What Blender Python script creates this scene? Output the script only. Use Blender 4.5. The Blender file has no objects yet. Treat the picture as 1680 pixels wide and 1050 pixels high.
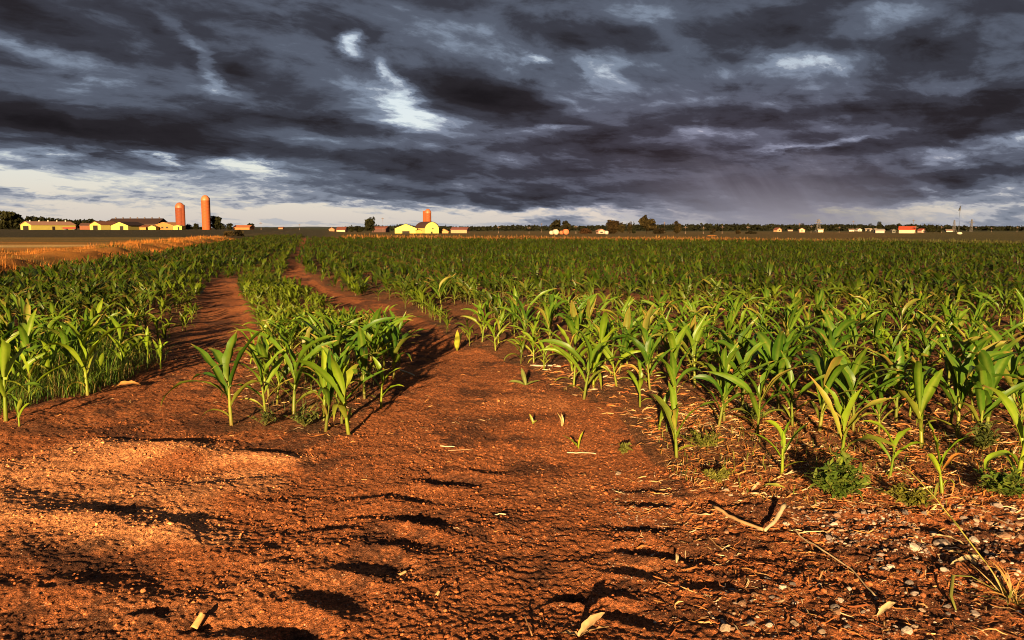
import bpy, math, random
import numpy as np
from mathutils import Vector, Matrix

sc = bpy.context.scene
COL = sc.collection
H = 1.1                       # eye height in metres
FPX = 28.0 / 36.0 * 1680.0    # focal length in photo pixels
HORIZON = 374.0
PITCH = math.atan((525.0 - HORIZON) / FPX)
CP, SP = math.cos(PITCH), math.sin(PITCH)

def pix_dir(px, py):
    X = (px - 840.0) / FPX
    Y = -(py - 525.0) / FPX
    return (X, CP + Y * SP, -SP + Y * CP)

def az_el(px, py):
    x, y, z = pix_dir(px, py)
    return math.atan2(x, y), math.atan2(z, math.hypot(x, y))

def on_ground(px, py, z=0.0):
    """The point of the plane at height z that the photo shows at a pixel."""
    x, y, zz = pix_dir(px, py)
    t = (z - H) / zz
    return x * t, y * t

def at_depth(px, depth):
    """Sideways position at a given depth for a photo column near the horizon."""
    return (px - 840.0) / FPX * depth / CP * (CP * CP + SP * SP)

# ------------------------------------------------------------------ camera
cam_data = bpy.data.cameras.new("camera")
cam_data.lens = 28.0
cam_data.sensor_width = 36.0
cam_data.clip_start = 0.05
cam_data.clip_end = 20000.0
cam = bpy.data.objects.new("camera", cam_data)
COL.objects.link(cam)
cam.location = (0.0, 0.0, H)
cam.rotation_euler = (math.pi / 2 - PITCH, 0.0, 0.0)
sc.camera = cam

sc.view_settings.view_transform = 'Standard'
sc.view_settings.look = 'None'
sc.view_settings.gamma = 1.0
sc.view_settings.exposure = 2.0
sc.view_settings.use_curve_mapping = False
sc.cycles.filter_width = 1.0

# ------------------------------------------------------------------ sky and sun
SUN_EL = math.radians(11.5)
SUN_AZ = math.radians(180.0 + 8.0)   # low behind the camera
# azimuth is measured from +Y towards +X

class Nodes:
    """Small helper for building node graphs."""
    def __init__(self, tree):
        self.t = tree
        self.n = tree.nodes
    def new(self, kind, **kw):
        n = self.n.new(kind)
        for k, v in kw.items():
            setattr(n, k, v)
        return n
    def link(self, a, b):
        self.t.links.new(a, b)
    def put(self, sock, v):
        if isinstance(v, (int, float)):
            sock.default_value = v
        elif isinstance(v, (tuple, list)):
            sock.default_value = tuple(v)
        else:
            self.link(v, sock)
    def math(self, op, a, b=None, c=None, clamp=False):
        n = self.new("ShaderNodeMath", operation=op, use_clamp=clamp)
        for i, v in enumerate((a, b, c)):
            if v is not None:
                self.put(n.inputs[i], v)
        return n.outputs[0]
    def vmath(self, op, a, b=None):
        n = self.new("ShaderNodeVectorMath", operation=op)
        for i, v in enumerate((a, b)):
            if v is not None:
                self.put(n.inputs[i], v)
        return n.outputs[0]
    def xyz(self, x, y, z=0.0):
        n = self.new("ShaderNodeCombineXYZ")
        for i, v in enumerate((x, y, z)):
            self.put(n.inputs[i], v)
        return n.outputs[0]
    def noise(self, vec, scale, detail=4.0, rough=0.5, dist=0.0, lac=2.0, out=0, dims='3D'):
        n = self.new("ShaderNodeTexNoise", noise_dimensions=dims)
        self.put(n.inputs["Vector"], vec)
        self.put(n.inputs["Scale"], scale)
        self.put(n.inputs["Detail"], detail)
        self.put(n.inputs["Roughness"], rough)
        self.put(n.inputs["Lacunarity"], lac)
        self.put(n.inputs["Distortion"], dist)
        return n.outputs[out]
    def ramp(self, fac, stops, interp='LINEAR'):
        n = self.new("ShaderNodeValToRGB")
        cr = n.color_ramp
        cr.interpolation = interp
        while len(cr.elements) < len(stops):
            cr.elements.new(0.5)
        for e, (p, c) in zip(cr.elements, sorted(stops)):
            e.position = p
            e.color = (c[0], c[1], c[2], 1.0)
        self.put(n.inputs[0], fac)
        return n.outputs[0]
    def mix(self, fac, a, b, blend='MIX'):
        n = self.new("ShaderNodeMix", data_type='RGBA', blend_type=blend)
        self.put(n.inputs["Factor"], fac)
        ia = [s for s in n.inputs if s.name == "A" and s.type == 'RGBA'][0]
        ib = [s for s in n.inputs if s.name == "B" and s.type == 'RGBA'][0]
        for s, v in ((ia, a), (ib, b)):
            if isinstance(v, (tuple, list)):
                s.default_value = (v[0], v[1], v[2], 1.0)
            else:
                self.link(v, s)
        return [s for s in n.outputs if s.type == 'RGBA'][0]
    def smooth(self, v, lo, hi):
        n = self.new("ShaderNodeMapRange", interpolation_type='SMOOTHSTEP')
        self.put(n.inputs["Value"], v)
        n.inputs["From Min"].default_value = lo
        n.inputs["From Max"].default_value = hi
        return n.outputs[0]

def build_sky():
    w = bpy.data.worlds.new("World")
    sc.world = w
    w.use_nodes = True
    w.node_tree.nodes.clear()
    N = Nodes(w.node_tree)
    tc = N.new("ShaderNodeTexCoord")
    d = tc.outputs["Generated"]
    sep = N.new("ShaderNodeSeparateXYZ"); N.link(d, sep.inputs[0])
    x, y, z = sep.outputs
    az = N.math('ARCTAN2', x, y)
    el = N.math('ARCSINE', z)
    elp = N.math('MAXIMUM', el, 0.0)
    # the cloud deck seen as a plane overhead: directions squeeze together towards the horizon
    zz = N.math('ADD', N.math('MAXIMUM', z, 0.0), 0.21)
    px_ = N.math('DIVIDE', x, zz)
    py_ = N.math('DIVIDE', y, zz)
    plane = N.xyz(px_, py_, 0.0)
    mp = N.new("ShaderNodeMapping"); mp.vector_type = 'TEXTURE'
    N.link(plane, mp.inputs["Vector"])
    mp.inputs["Rotation"].default_value = (0, 0, math.radians(-48))
    mp.inputs["Scale"].default_value = (0.46, 0.66, 1.0)
    pl = mp.outputs[0]
    # swirl: push the lookup about with a broad noise
    wv = N.noise(pl, 0.9, 3.0, 0.55, out=1)
    wv = N.vmath('SUBTRACT', wv, (0.5, 0.5, 0.5))
    plw = N.vmath('ADD', pl, N.vmath('MULTIPLY', wv, (0.55, 0.55, 0.55)))
    n1 = N.noise(plw, 0.95, 9.0, 0.58, 0.1)
    n2 = N.noise(N.vmath('ADD', plw, (7.3, 2.1, 4.0)), 2.6, 9.0, 0.60, 0.1)
    # relief: compare the deck with itself a little nearer the light
    n1b = N.noise(N.vmath('ADD', plw, (0.05, -0.20, 0.0)), 0.95, 4.0, 0.5, 0.1)
    n1a = N.noise(plw, 0.95, 4.0, 0.5, 0.1)
    relief = N.math('SUBTRACT', n1b, n1a)
    # billows: distance-like puffs folded from noise
    n3 = N.noise(N.vmath('ADD', plw, (1.3, 9.1, 2.0)), 2.2, 7.0, 0.55, 0.2)
    bill = N.math('ABSOLUTE', N.math('MULTIPLY_ADD', n3, 2.0, -1.0))
    # broad layout of the storm, in azimuth and elevation, with ragged edges
    ae = N.xyz(az, el, 0.0)
    rag = N.noise(plw, 2.0, 6.0, 0.6, out=1)
    rag = N.vmath('MULTIPLY', N.vmath('SUBTRACT', rag, (0.5, 0.5, 0.5)), (0.11, 0.05, 0.0))
    aew = N.vmath('ADD', ae, rag)
    acc = 0.0
    def blob(px, py, rx, ry, wgt, rot=0.0):
        nonlocal acc
        a, e = az_el(px, py)
        m = N.new("ShaderNodeMapping"); m.vector_type = 'TEXTURE'
        N.link(aew, m.inputs["Vector"])
        m.inputs["Location"].default_value = (a, e, 0)
        m.inputs["Rotation"].default_value = (0, 0, math.radians(-rot))
        m.inputs["Scale"].default_value = (rx / FPX, ry / FPX, 1)
        g = N.new("ShaderNodeTexGradient", gradient_type='EASING')
        ln = N.new("ShaderNodeVectorMath", operation='LENGTH')
        N.link(m.outputs[0], ln.inputs[0])
        g2 = N.new("ShaderNodeMapRange", interpolation_type='SMOOTHSTEP')
        N.link(ln.outputs["Value"], g2.inputs["Value"])
        g2.inputs["From Min"].default_value = 0.0
        g2.inputs["From Max"].default_value = 1.0
        g2.inputs["To Min"].default_value = wgt
        g2.inputs["To Max"].default_value = 0.0
        N.n.remove(g)
        acc = N.math('ADD', acc, g2.outputs[0])
    for b in SKY_BLOBS:
        blob(*b)
    # thin the cloud down towards the clear band over the horizon
    low = N.smooth(el, 0.035, 0.0)
    calm = N.math('MULTIPLY_ADD', N.smooth(el, 0.03, 0.004), -0.45, 1.0)
    dens = N.math('MULTIPLY_ADD', N.math('MULTIPLY', N.math('SUBTRACT', n1, 0.5), calm), 1.30, 0.437)
    dens = N.math('ADD', dens, N.math('MULTIPLY', N.math('MULTIPLY', N.math('SUBTRACT', n2, 0.5), calm), 0.38))
    dens = N.math('ADD', dens, N.math('MULTIPLY', N.math('SUBTRACT', bill, 0.25), -0.16))
    dens = N.math('ADD', dens, N.math('MULTIPLY', relief, 0.55))
    # long level bands, strongest low down and away from the left
    bandv = N.vmath('ADD', N.xyz(N.math('MULTIPLY', az, 4.5), N.math('MULTIPLY', el, 44.0), 3.0), N.vmath('MULTIPLY', wv, (1.6, 1.6, 0.0)))
    n6 = N.noise(bandv, 1.0, 6.0, 0.58, 0.2)
    bw = N.math('MULTIPLY', N.math('MULTIPLY_ADD', N.smooth(az, -0.25, 0.15), 0.85, 0.25), N.smooth(el, 0.235, 0.12))
    bw = N.math('MULTIPLY', bw, calm)
    dens = N.math('ADD', dens, N.math('MULTIPLY', N.math('MULTIPLY', N.math('SUBTRACT', n6, 0.5), bw), 0.52))
    dens = N.math('ADD', dens, acc)
    # the bright breaks are full of small bright and grey puffs
    n5 = N.noise(N.vmath('ADD', plw, (2.2, 5.1, 1.0)), 6.5, 8.0, 0.64, 0.1)
    puff = N.math('MULTIPLY', N.math('MULTIPLY', N.math('SUBTRACT', n5, 0.5), N.smooth(dens, 0.5, 0.12)), calm)
    dens = N.math('ADD', dens, N.math('MULTIPLY', puff, 0.75))
    dens = N.math('MULTIPLY_ADD', low, -0.26, dens)
    cloud = N.ramp(dens, [(0.00, (0.78, 0.78, 0.80)), (0.14, (0.47, 0.52, 0.60)), (0.28, (0.218, 0.264, 0.348)),
                          (0.43, (0.098, 0.114, 0.156)), (0.58, (0.044, 0.046, 0.062)),
                          (0.76, (0.0215, 0.0190, 0.0235)), (1.0, (0.012, 0.0102, 0.0125))], 'EASE')
    # low, far cloud picks up the evening: warmer and paler near the horizon
    lowf = N.smooth(el, 0.10, 0.01)
    thin = N.smooth(dens, 0.55, 0.2)
    warm = N.mix(N.math('MULTIPLY', lowf, thin), (1, 1, 1), (1.12, 1.0, 0.92))
    cloud = N.mix(1.0, cloud, warm, 'MULTIPLY')
    # purple cast right of the middle, low down
    a0, e0 = az_el(1150, 250)
    m = N.new("ShaderNodeMapping"); m.vector_type = 'TEXTURE'
    N.link(ae, m.inputs["Vector"])
    m.inputs["Location"].default_value = (a0, e0, 0)
    m.inputs["Scale"].default_value = (620 / FPX, 150 / FPX, 1)
    ln = N.new("ShaderNodeVectorMath", operation='LENGTH'); N.link(m.outputs[0], ln.inputs[0])
    pf = N.smooth(ln.outputs["Value"], 1.0, 0.0)
    cloud = N.mix(N.math('MULTIPLY', pf, 0.85), cloud, N.mix(1.0, cloud, (1.22, 0.99, 1.02), 'MULTIPLY'))
    # falling rain: a soft grey curtain under the deck
    a1, e1 = az_el(1265, 330)
    rn = N.noise(N.xyz(N.math('MULTIPLY', N.math('MULTIPLY_ADD', el, 0.7, az), 30.0), N.math('MULTIPLY', el, 6.0), 0.0), 1.0, 4.0, 0.6)
    ax = N.math('ABSOLUTE', N.math('DIVIDE', N.math('SUBTRACT', N.math('MULTIPLY_ADD', el, 0.7, az), a1 + 0.03), 0.21))
    ax = N.math('ADD', ax, N.math('MULTIPLY', N.math('SUBTRACT', rn, 0.5), 0.5))
    rainf = N.math('MULTIPLY', N.smooth(ax, 1.05, 0.0), N.smooth(N.math('ADD', el, N.math('MULTIPLY', N.math('SUBTRACT', n2, 0.5), 0.06)), 0.10, 0.045))
    raincol = N.mix(N.smooth(el, 0.0, 0.06), (0.30, 0.28, 0.325), (0.120, 0.104, 0.132))
    raincol = N.mix(N.math('MULTIPLY', N.smooth(rn, 0.35, 0.7), 0.32), raincol, (0.30, 0.28, 0.34))
    cloud = N.mix(N.math('MULTIPLY', rainf, 0.92), cloud, raincol)
    sky = N.new("ShaderNodeTexSky", sky_type='NISHITA')
    sky.sun_disc = False
    sky.sun_elevation = SUN_EL
    sky.sun_rotation = SUN_AZ
    sky.air_density = 1.0
    sky.dust_density = 2.0
    STR = 0.05
    # open sky shows through only where the deck is thinnest
    gap = N.math('MULTIPLY', N.smooth(dens, 0.25, 0.0), 0.35)
    cl10 = N.mix(1.0, cloud, (0.25 / STR, 0.25 / STR, 0.25 / STR), 'MULTIPLY')
    tot = N.mix(gap, cl10, sky.outputs[0])
    bg = N.new("ShaderNodeBackground")
    bg.inputs["Strength"].default_value = STR
    N.link(tot, bg.inputs["Color"])
    out = N.new("ShaderNodeOutputWorld")
    N.link(bg.outputs[0], out.inputs["Surface"])
    w.cycles.sampling_method = 'MANUAL'
    w.cycles.sample_map_resolution = 256

# broad masses of the storm: photo column, row, half width, half height, weight (+ dark, - bright), tilt
SKY_BLOBS = [
    (520, 40, 230, 60, 0.22, 8), (570, 95, 75, 60, 0.20, 0), (120, 45, 200, 40, 0.14, 25), (330, 100, 190, 35, 0.16, 25),
    (150, 212, 330, 50, 0.38, 2), (300, 175, 140, 40, 0.20, 10), (545, 207, 190, 30, 0.26, 4), (800, 155, 190, 45, 0.36, 2),
    (950, 62, 160, 42, 0.24, 10), (1260, 55, 210, 42, 0.26, 5), (1350, 5, 150, 30, 0.22, 0), (1360, 185, 430, 34, 0.26, 0),
    (1640, 195, 170, 50, 0.24, 0), (1250, 262, 420, 26, 0.22, 0), (880, 200, 200, 25, 0.14, 3), (760, 272, 430, 38, 0.20, 3),
    (880, 312, 300, 22, 0.14, 0), (1480, 235, 150, 20, 0.16, -6), (1560, 290, 240, 20, 0.16, -4), (20, 30, 120, 50, 0.16, 25), (700, 20, 120, 40, 0.08, 0),
    (1540, 75, 140, 35, 0.16, 0),
    (579, 74, 40, 32, -0.62, 0), (636, 122, 50, 28, -0.28, 40), (655, 165, 85, 40, -0.26, 50), (700, 195, 75, 32, -0.22, 20),
    (600, 140, 130, 55, -0.18, 30), (345, 115, 80, 22, -0.22, 52), (300, 60, 70, 22, -0.14, 40), (110, 100, 150, 26, -0.20, 18), (30, 70, 60, 20, -0.10, 20),
    (400, 150, 120, 25, -0.10, 35),
    (975, 105, 70, 30, -0.20, 20), (1000, 140, 70, 24, -0.13, 20), (868, 98, 40, 14, -0.26, 5), (1300, 112, 210, 26, -0.18, -3),
    (1490, 30, 100, 44, -0.13, 20), (1030, 30, 120, 25, -0.12, 0), (925, 210, 75, 12, -0.30, 0), (880, 225, 140, 16, -0.12, 0),
    (1330, 240, 130, 12, -0.24, -5), (1620, 240, 110, 24, -0.26, -10), (1640, 120, 90, 30, -0.10, 0), (1100, 225, 150, 12, -0.10, 0),
    (120, 296, 420, 64, -0.37, 0), (40, 300, 70, 18, -0.16, 8), (60, 322, 120, 14, 0.12, 0), (300, 285, 120, 12, 0.10, 6), (170, 318, 150, 10, 0.08, 0), (520, 300, 130, 14, 0.08, 3), (620, 328, 40, 9, -0.14, 0), (20, 295, 90, 26, -0.26, 5), (255, 262, 60, 12, -0.34, 5), (385, 272, 100, 16, -0.26, 5), (420, 300, 200, 30, -0.14, 4),
    (250, 345, 520, 40, -0.34, 0), (620, 352, 420, 22, -0.34, 0), (930, 350, 230, 20, -0.36, 0), (1600, 345, 200, 28, -0.30, -3), (1560, 325, 180, 16, -0.12, -3),
]
build_sky()
# ------------------------------------------------------------------ number noise for the terrain
rng = np.random.default_rng(7)
_perm = rng.permutation(4096)
_grad = rng.uniform(0, 2 * math.pi, 4096)
_gx, _gy = np.cos(_grad), np.sin(_grad)

def pnoise(x, y, seed=0):
    xi = np.floor(x).astype(np.int64); yi = np.floor(y).astype(np.int64)
    xf = x - xi; yf = y - yi
    def h(a, b):
        return _perm[(_perm[(a + seed * 131) & 4095] + b * 7 + seed * 17) & 4095]
    u = xf * xf * xf * (xf * (xf * 6 - 15) + 10); v = yf * yf * yf * (yf * (yf * 6 - 15) + 10)
    def g(a, b, dx, dy):
        k = h(a, b)
        return _gx[k] * dx + _gy[k] * dy
    n00 = g(xi, yi, xf, yf); n10 = g(xi + 1, yi, xf - 1, yf)
    n01 = g(xi, yi + 1, xf, yf - 1); n11 = g(xi + 1, yi + 1, xf - 1, yf - 1)
    return ((n00 * (1 - u) + n10 * u) * (1 - v) + (n01 * (1 - u) + n11 * u) * v) * 1.4

def fbm(x, y, octs, gain=0.5, seed=0):
    s = 0.0; a = 1.0
    for i in range(octs):
        s = s + a * pnoise(x, y, seed + i)
        x = x * 2.03 + 3.1; y = y * 2.03 + 1.7; a *= gain
    return s

def sstep(a, b, v):
    t = np.clip((v - a) / (b - a), 0, 1)
    return t * t * (3 - 2 * t)

def to_pix(x, y, z=0.0):
    f = np.maximum(y * CP - (z - H) * SP, 0.05)
    return 840.0 + FPX * x / f, 525.0 - FPX * (y * SP + (z - H) * CP) / f

def in_poly(px, py, poly):
    inside = np.zeros(np.shape(px), bool)
    n = len(poly)
    for i in range(n):
        x1, y1 = poly[i]; x2, y2 = poly[(i + 1) % n]
        if y1 == y2:
            continue
        c = ((y1 > py) != (y2 > py)) & (px < (x2 - x1) * (py - y1) / (y2 - y1) + x1)
        inside ^= c
    return inside

# crop rows run along UD; V counts metres to their right
UD = np.array([-0.248, 0.969]); VD = np.array([0.969, 0.248])

def uv(x, y):
    return x * UD[0] + y * UD[1], x * VD[0] + y * VD[1]

# the two wheel tracks: photo rows and columns of their edges, carried on to the ground
LT_L = [(30, 760), (60, 700), (150, 668), (235, 628), (272, 592), (302, 566), (332, 520), (334, 490), (330, 470), (366, 448), (420, 424), (480, 398), (496, 388)]
LT_R = [(420, 760), (350, 700), (382, 640), (410, 590), (424, 552), (412, 520), (396, 490), (388, 468), (398, 450), (440, 426), (488, 400), (502, 388)]
RT_L = [(570, 760), (600, 690), (640, 640), (664, 586), (636, 556), (590, 540), (540, 512), (500, 487), (466, 467), (464, 450), (478, 430), (491, 410), (502, 388)]
RT_R = [(1010, 760), (940, 668), (862, 620), (790, 580), (735, 562), (690, 526), (622, 500), (566, 490), (528, 470), (500, 450), (492, 434), (500, 415), (508, 388)]

def edge_fn(pts):
    g = sorted([on_ground(a, b) for a, b in pts], key=lambda q: q[1])
    xs = np.array([q[0] for q in g]); ys = np.array([q[1] for q in g])
    return lambda y: np.interp(y, ys, xs)

f_ltl, f_ltr, f_rtl, f_rtr = edge_fn(LT_L), edge_fn(LT_R), edge_fn(RT_L), edge_fn(RT_R)

def track_mask(x, y):
    def band(l, r):
        w = np.maximum(r - l, 0.05); c = (l + r) / 2
        t = np.abs(x - c) / (w / 2)
        return sstep(1.35, 0.55, t)
    m = np.maximum(band(f_ltl(y), f_ltr(y)), band(f_rtl(y), f_rtr(y)))
    return np.where(y > 0.5, m, 0.0)

# heaped sandy soil: photo column, row of the foot, half width (m), half depth (m), height (m), turn
MOUNDS = [(40, 772, 0.62, 0.20, 0.068, 0.15), (205, 738, 0.40, 0.20, 0.105, 0.15), (290, 742, 0.26, 0.17, 0.060, 0.0), (432, 748, 0.25, 0.15, 0.085, -0.2),
          (360, 790, 0.34, 0.16, 0.060, -0.6), (250, 800, 0.34, 0.17, 0.055, -0.3), (110, 845, 0.50, 0.19, 0.088, -0.15), (20, 810, 0.30, 0.14, 0.05, 0.1),
          (250, 870, 0.32, 0.14, 0.045, -0.4), (90, 965, 0.26, 0.11, 0.040, 0), (450, 905, 0.34, 0.13, 0.030, 0.2), (300, 985, 0.24, 0.09, 0.02, 0.1), (1010, 985, 0.13, 0.06, 0.035, 0.2)]
# tyre lug prints: column, row, half length px, half breadth px, depth m, tilt (photo slope)
LUGS = [(745, 776, 58, 13, 0.040, 0.10), (700, 806, 70, 14, 0.026, 0.16), (702, 836, 62, 19, 0.050, 0.16), (668, 874, 72, 20, 0.040, 0.20),
        (620, 914, 80, 24, 0.040, 0.24), (552, 966, 85, 27, 0.042, 0.26), (470, 1022, 90, 28, 0.045, 0.24),
        (600, 800, 60, 11, 0.020, -0.05), (590, 832, 62, 12, 0.022, -0.05), (540, 850, 64, 14, 0.018, -0.04), (800, 758, 55, 9, 0.024, 0.1), (470, 905, 60, 16, 0.018, 0),
        (1060, 790, 46, 10, 0.030, 0.12), (1062, 812, 50, 11, 0.035, 0.14), (1052, 850, 52, 13, 0.040, 0.14), (1062, 893, 56, 15, 0.038, 0.16),
        (1040, 925, 50, 14, 0.036, 0.18), (1140, 905, 60, 14, 0.032, 0.2), (1180, 960, 70, 16, 0.035, 0.2), (940, 978, 36, 15, 0.065, 0.1), (1030, 1010, 70, 16, 0.03, 0.2),
        (75, 960, 15, 9, 0.025, 0.0), (250, 990, 42, 14, 0.035, 0.1), (480, 1020, 30, 14, 0.03, 0), (325, 1012, 24, 14, 0.03, 0)]

def far_relief(x, y):
    D = np.hypot(x, y)
    col = 840 + FPX * x / np.maximum(y, 1.0)
    lat = sstep(470, 620, col)
    z = -1.65 * sstep(130, 380, D) * lat
    z = z + 0.5 * fbm(x / 160.0, y / 160.0, 2, seed=40) * sstep(150, 400, D) * 0.5
    return np.where(y > 1, z, 0.0)

def gh(x, y, fine=True):
    x = np.asarray(x, float); y = np.asarray(y, float)
    D = np.hypot(x, y)
    z = far_relief(x, y)
    near = sstep(40, 12, D)
    z = z + near * 0.05 * fbm(x / 2.2, y / 2.2, 2, seed=3)
    # ditch bank left of the crop
    u, v = uv(x, y)
    bank = sstep(-6.2, -7.4, v) * sstep(-11.5, -8.6, v) * sstep(6, 14, u) * sstep(120, 70, u)
    z = z + 0.28 * bank * (1 + 0.5 * fbm(u / 3.0, v / 1.5, 2, seed=9))
    m = track_mask(x, y)
    z = z - 0.022 * m * sstep(4.8, 8.0, y) * near
    nm = D < 9
    if np.any(nm):
        xn = x[nm] if x.ndim else x; yn = y[nm] if y.ndim else y
        dz = np.zeros_like(xn)
        wx = xn + 0.09 * fbm(xn * 3, yn * 3, 2, seed=21); wy = yn + 0.07 * fbm(xn * 3 + 9, yn * 3, 2, seed=25)
        for (px, py, rx, ry, hh, rot) in MOUNDS:
            cx, cy = on_ground(px, py)
            c, s = math.cos(rot), math.sin(rot)
            a = ((wx - cx) * c + (wy - cy) * s) / rx; b = (-(wx - cx) * s + (wy - cy) * c) / ry
            r = np.sqrt(a * a + b * b)
            dz += 0.50 * hh * sstep(1.6, 0.0, r)
        wx = xn + 0.022 * fbm(xn * 7, yn * 7, 2, seed=31); wy = yn + 0.022 * fbm(xn * 7 + 9, yn * 7, 2, seed=35)
        for (px, py, hx, hy, dep, tilt) in LUGS:
            cx, cy = on_ground(px, py)
            ax = on_ground(px + hx, py + hx * tilt); rx = math.hypot(ax[0] - cx, ax[1] - cy)
            ang = math.atan2(ax[1] - cy, ax[0] - cx)
            ry = 0.85 * abs(on_ground(px, py - hy)[1] - on_ground(px, py + hy)[1]) / 2 / max(0.5, math.cos(ang))
            c, s = math.cos(ang), math.sin(ang)
            a = ((wx - cx) * c + (wy - cy) * s) / rx; b = (-(wx - cx) * s + (wy - cy) * c) / ry
            b2 = b + 0.35 * a * a          # bowed like a lug
            r = np.sqrt(a ** 2 + b2 ** 2)
            dz -= 0.62 * dep * sstep(1.25, 0.0, r)
            # soil squeezed up along the near edge
            rim = np.exp(-((b2 + 1.15) / 0.27) ** 2) * sstep(1.2, 0.4, np.abs(a))
            dz += 0.17 * dep * rim
        if fine:
            rough = 0.75 + 0.5 * fbm(xn * 0.9, yn * 0.9, 2, seed=50)
            soilm = 1.0 - 0.45 * sstep(0.02, 0.08, dz)     # sandy heaps are smoother
            dz += 0.011 * rough * fbm(xn * 3.3, yn * 3.3, 2, 0.5, seed=60)
            cl = fbm(xn * 11.0, yn * 11.0, 3, 0.55, seed=64) * (0.75 + 1.5 * sstep(0.3, 1.1, xn - 0.1 * (yn - 2.5)) + 0.8 * sstep(4.6, 5.6, yn))
            dz += 0.0062 * rough * soilm * cl
            dz += 0.0050 * (0.8 + 0.2 * soilm) * fbm(xn * 42.0, yn * 42.0, 2, 0.7, seed=70)
        if x.ndim:
            z = z.copy(); z[nm] += dz * sstep(9, 7.5, D[nm])
        else:
            z = z + dz
    return z

def gz(x, y):
    return float(gh(np.array([x]), np.array([y]))[0])

def ground_tint(x, y):
    """Base colour of the land, by what grows or lies there."""
    D = np.hypot(x, y); u, v = uv(x, y)
    px, py = to_pix(x, y)
    n = len(x)
    def col(c):
        return np.broadcast_to(np.array(c, float), (n, 3)).copy()
    def lay(base, c, m):
        return base + (np.array(c) - base) * m[:, None]
    soil = col(SOIL_RED)
    big = fbm(x / 0.9, y / 0.9, 4, 0.6, seed=80)
    soil = lay(soil, SOIL_PALE, sstep(0.1, 0.8, big) * 0.6)
    # sandy heaps are paler
    sand = np.zeros(n)
    near = D < 9
    wx = x + 0.2 * fbm(x * 2, y * 2, 3, seed=83); wy = y + 0.15 * fbm(x * 2, y * 2 + 5, 3, seed=87)
    for (mx, my, rx, ry, hh, rot) in MOUNDS[:9]:
        cx, cy = on_ground(mx, my)
        r = np.hypot((wx - cx) / rx, (wy - cy) / ry)
        sand = np.maximum(sand, sstep(1.3, 0.6, r))
    soil = lay(soil, SOIL_SAND, sand * 0.85)
    # dark damp crumbs in ragged patches
    d1 = fbm(x * 1.6 + 3, y * 1.6, 5, 0.62, seed=90)
    d2 = fbm(x * 7, y * 7, 4, 0.65, seed=96)
    damp = sstep(0.22, 0.55, d1 * 0.75 + d2 * 0.45 + 0.12 * sstep(4.3, 5.5, y) - 0.3 * sand)
    damp_shade = np.zeros(n)  # placed dark patches: moist soil, and shade painted into the tint
    for (hx, hy, rx, ry, w) in DAMP_SHADE:
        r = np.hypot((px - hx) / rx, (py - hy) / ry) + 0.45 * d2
        damp_shade = np.maximum(damp_shade, w * sstep(1.1, 0.35, r))
    soil = lay(soil, SOIL_DAMP_SHADE, np.clip(np.maximum(damp * 0.75, damp_shade), 0, 1))
    out = soil
    # under the growing crop the earth is darker and littered
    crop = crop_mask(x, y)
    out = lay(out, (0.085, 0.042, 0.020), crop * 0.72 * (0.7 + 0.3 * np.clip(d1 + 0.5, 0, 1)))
    # litter strip at the field edge
    # far land
    wob = fbm(x / 14.0, y / 5.0, 3, seed=110)
    wob2 = fbm(x / 60.0, y / 22.0, 3, seed=120)
    dry = (0.36, 0.14, 0.022); olive = (0.10, 0.075, 0.018); dark = (0.028, 0.022, 0.007); green = (0.042, 0.045, 0.010)
    left = sstep(-6.0, -6.5, v + 0.3 * wob) * sstep(5, 9, u)
    out = lay(out, dry, left)
    out = lay(out, dark, left * sstep(62, 88, u + 8 * wob))
    out = lay(out, olive, left * sstep(0.1, 0.5, wob) * 0.7)
    past = left * sstep(-8.8, -10.5, v + wob)
    out = lay(out, olive, past * np.clip(0.55 + 0.5 * wob, 0, 1))
    line = np.exp(-((py - 404 - 2 * wob2 + 0.004 * px) / 1.6) ** 2) * past * sstep(210, 120, px)
    out = lay(out, (0.55, 0.36, 0.14), line * 0.8)
    farleft = past * sstep(396, 391, py + 1.2 * wob)
    out = lay(out, (0.13, 0.085, 0.02), farleft)
    farleft = past * sstep(390.5, 388.5, py + 0.7 * wob)
    out = lay(out, dark, farleft)
    # beyond the crop on the other side
    edge = crop_far_row(px)
    beyond = sstep(0.3, -0.6, py - edge) * (1 - left) * (y > 10)
    bnd = lay(col((0.19, 0.078, 0.017)), (0.07, 0.042, 0.011), np.clip(0.5 + 0.7 * wob, 0, 1))
    gr = sstep(1250, 1560, px + 60 * wob)
    bnd = lay(bnd, green, gr * 0.8)
    bnd = lay(bnd, (0.075, 0.050, 0.012), sstep(-2.5, -5.0, py - edge + 1.0 * wob2) * (1 - gr))
    bnd = lay(bnd, dark, np.clip(1.6 * np.exp(-((py - edge + 4.5) / 1.1) ** 2) * sstep(1330, 1420, px) * (0.6 + wob2), 0, 1))
    bnd = lay(bnd, (0.035, 0.03, 0.011), sstep(560, 520, px))
    bnd = lay(bnd, (0.035, 0.036, 0.012), sstep(500, 800, D))
    out = lay(out, bnd, beyond)
    return np.clip(out, 0.003, 1)

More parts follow.
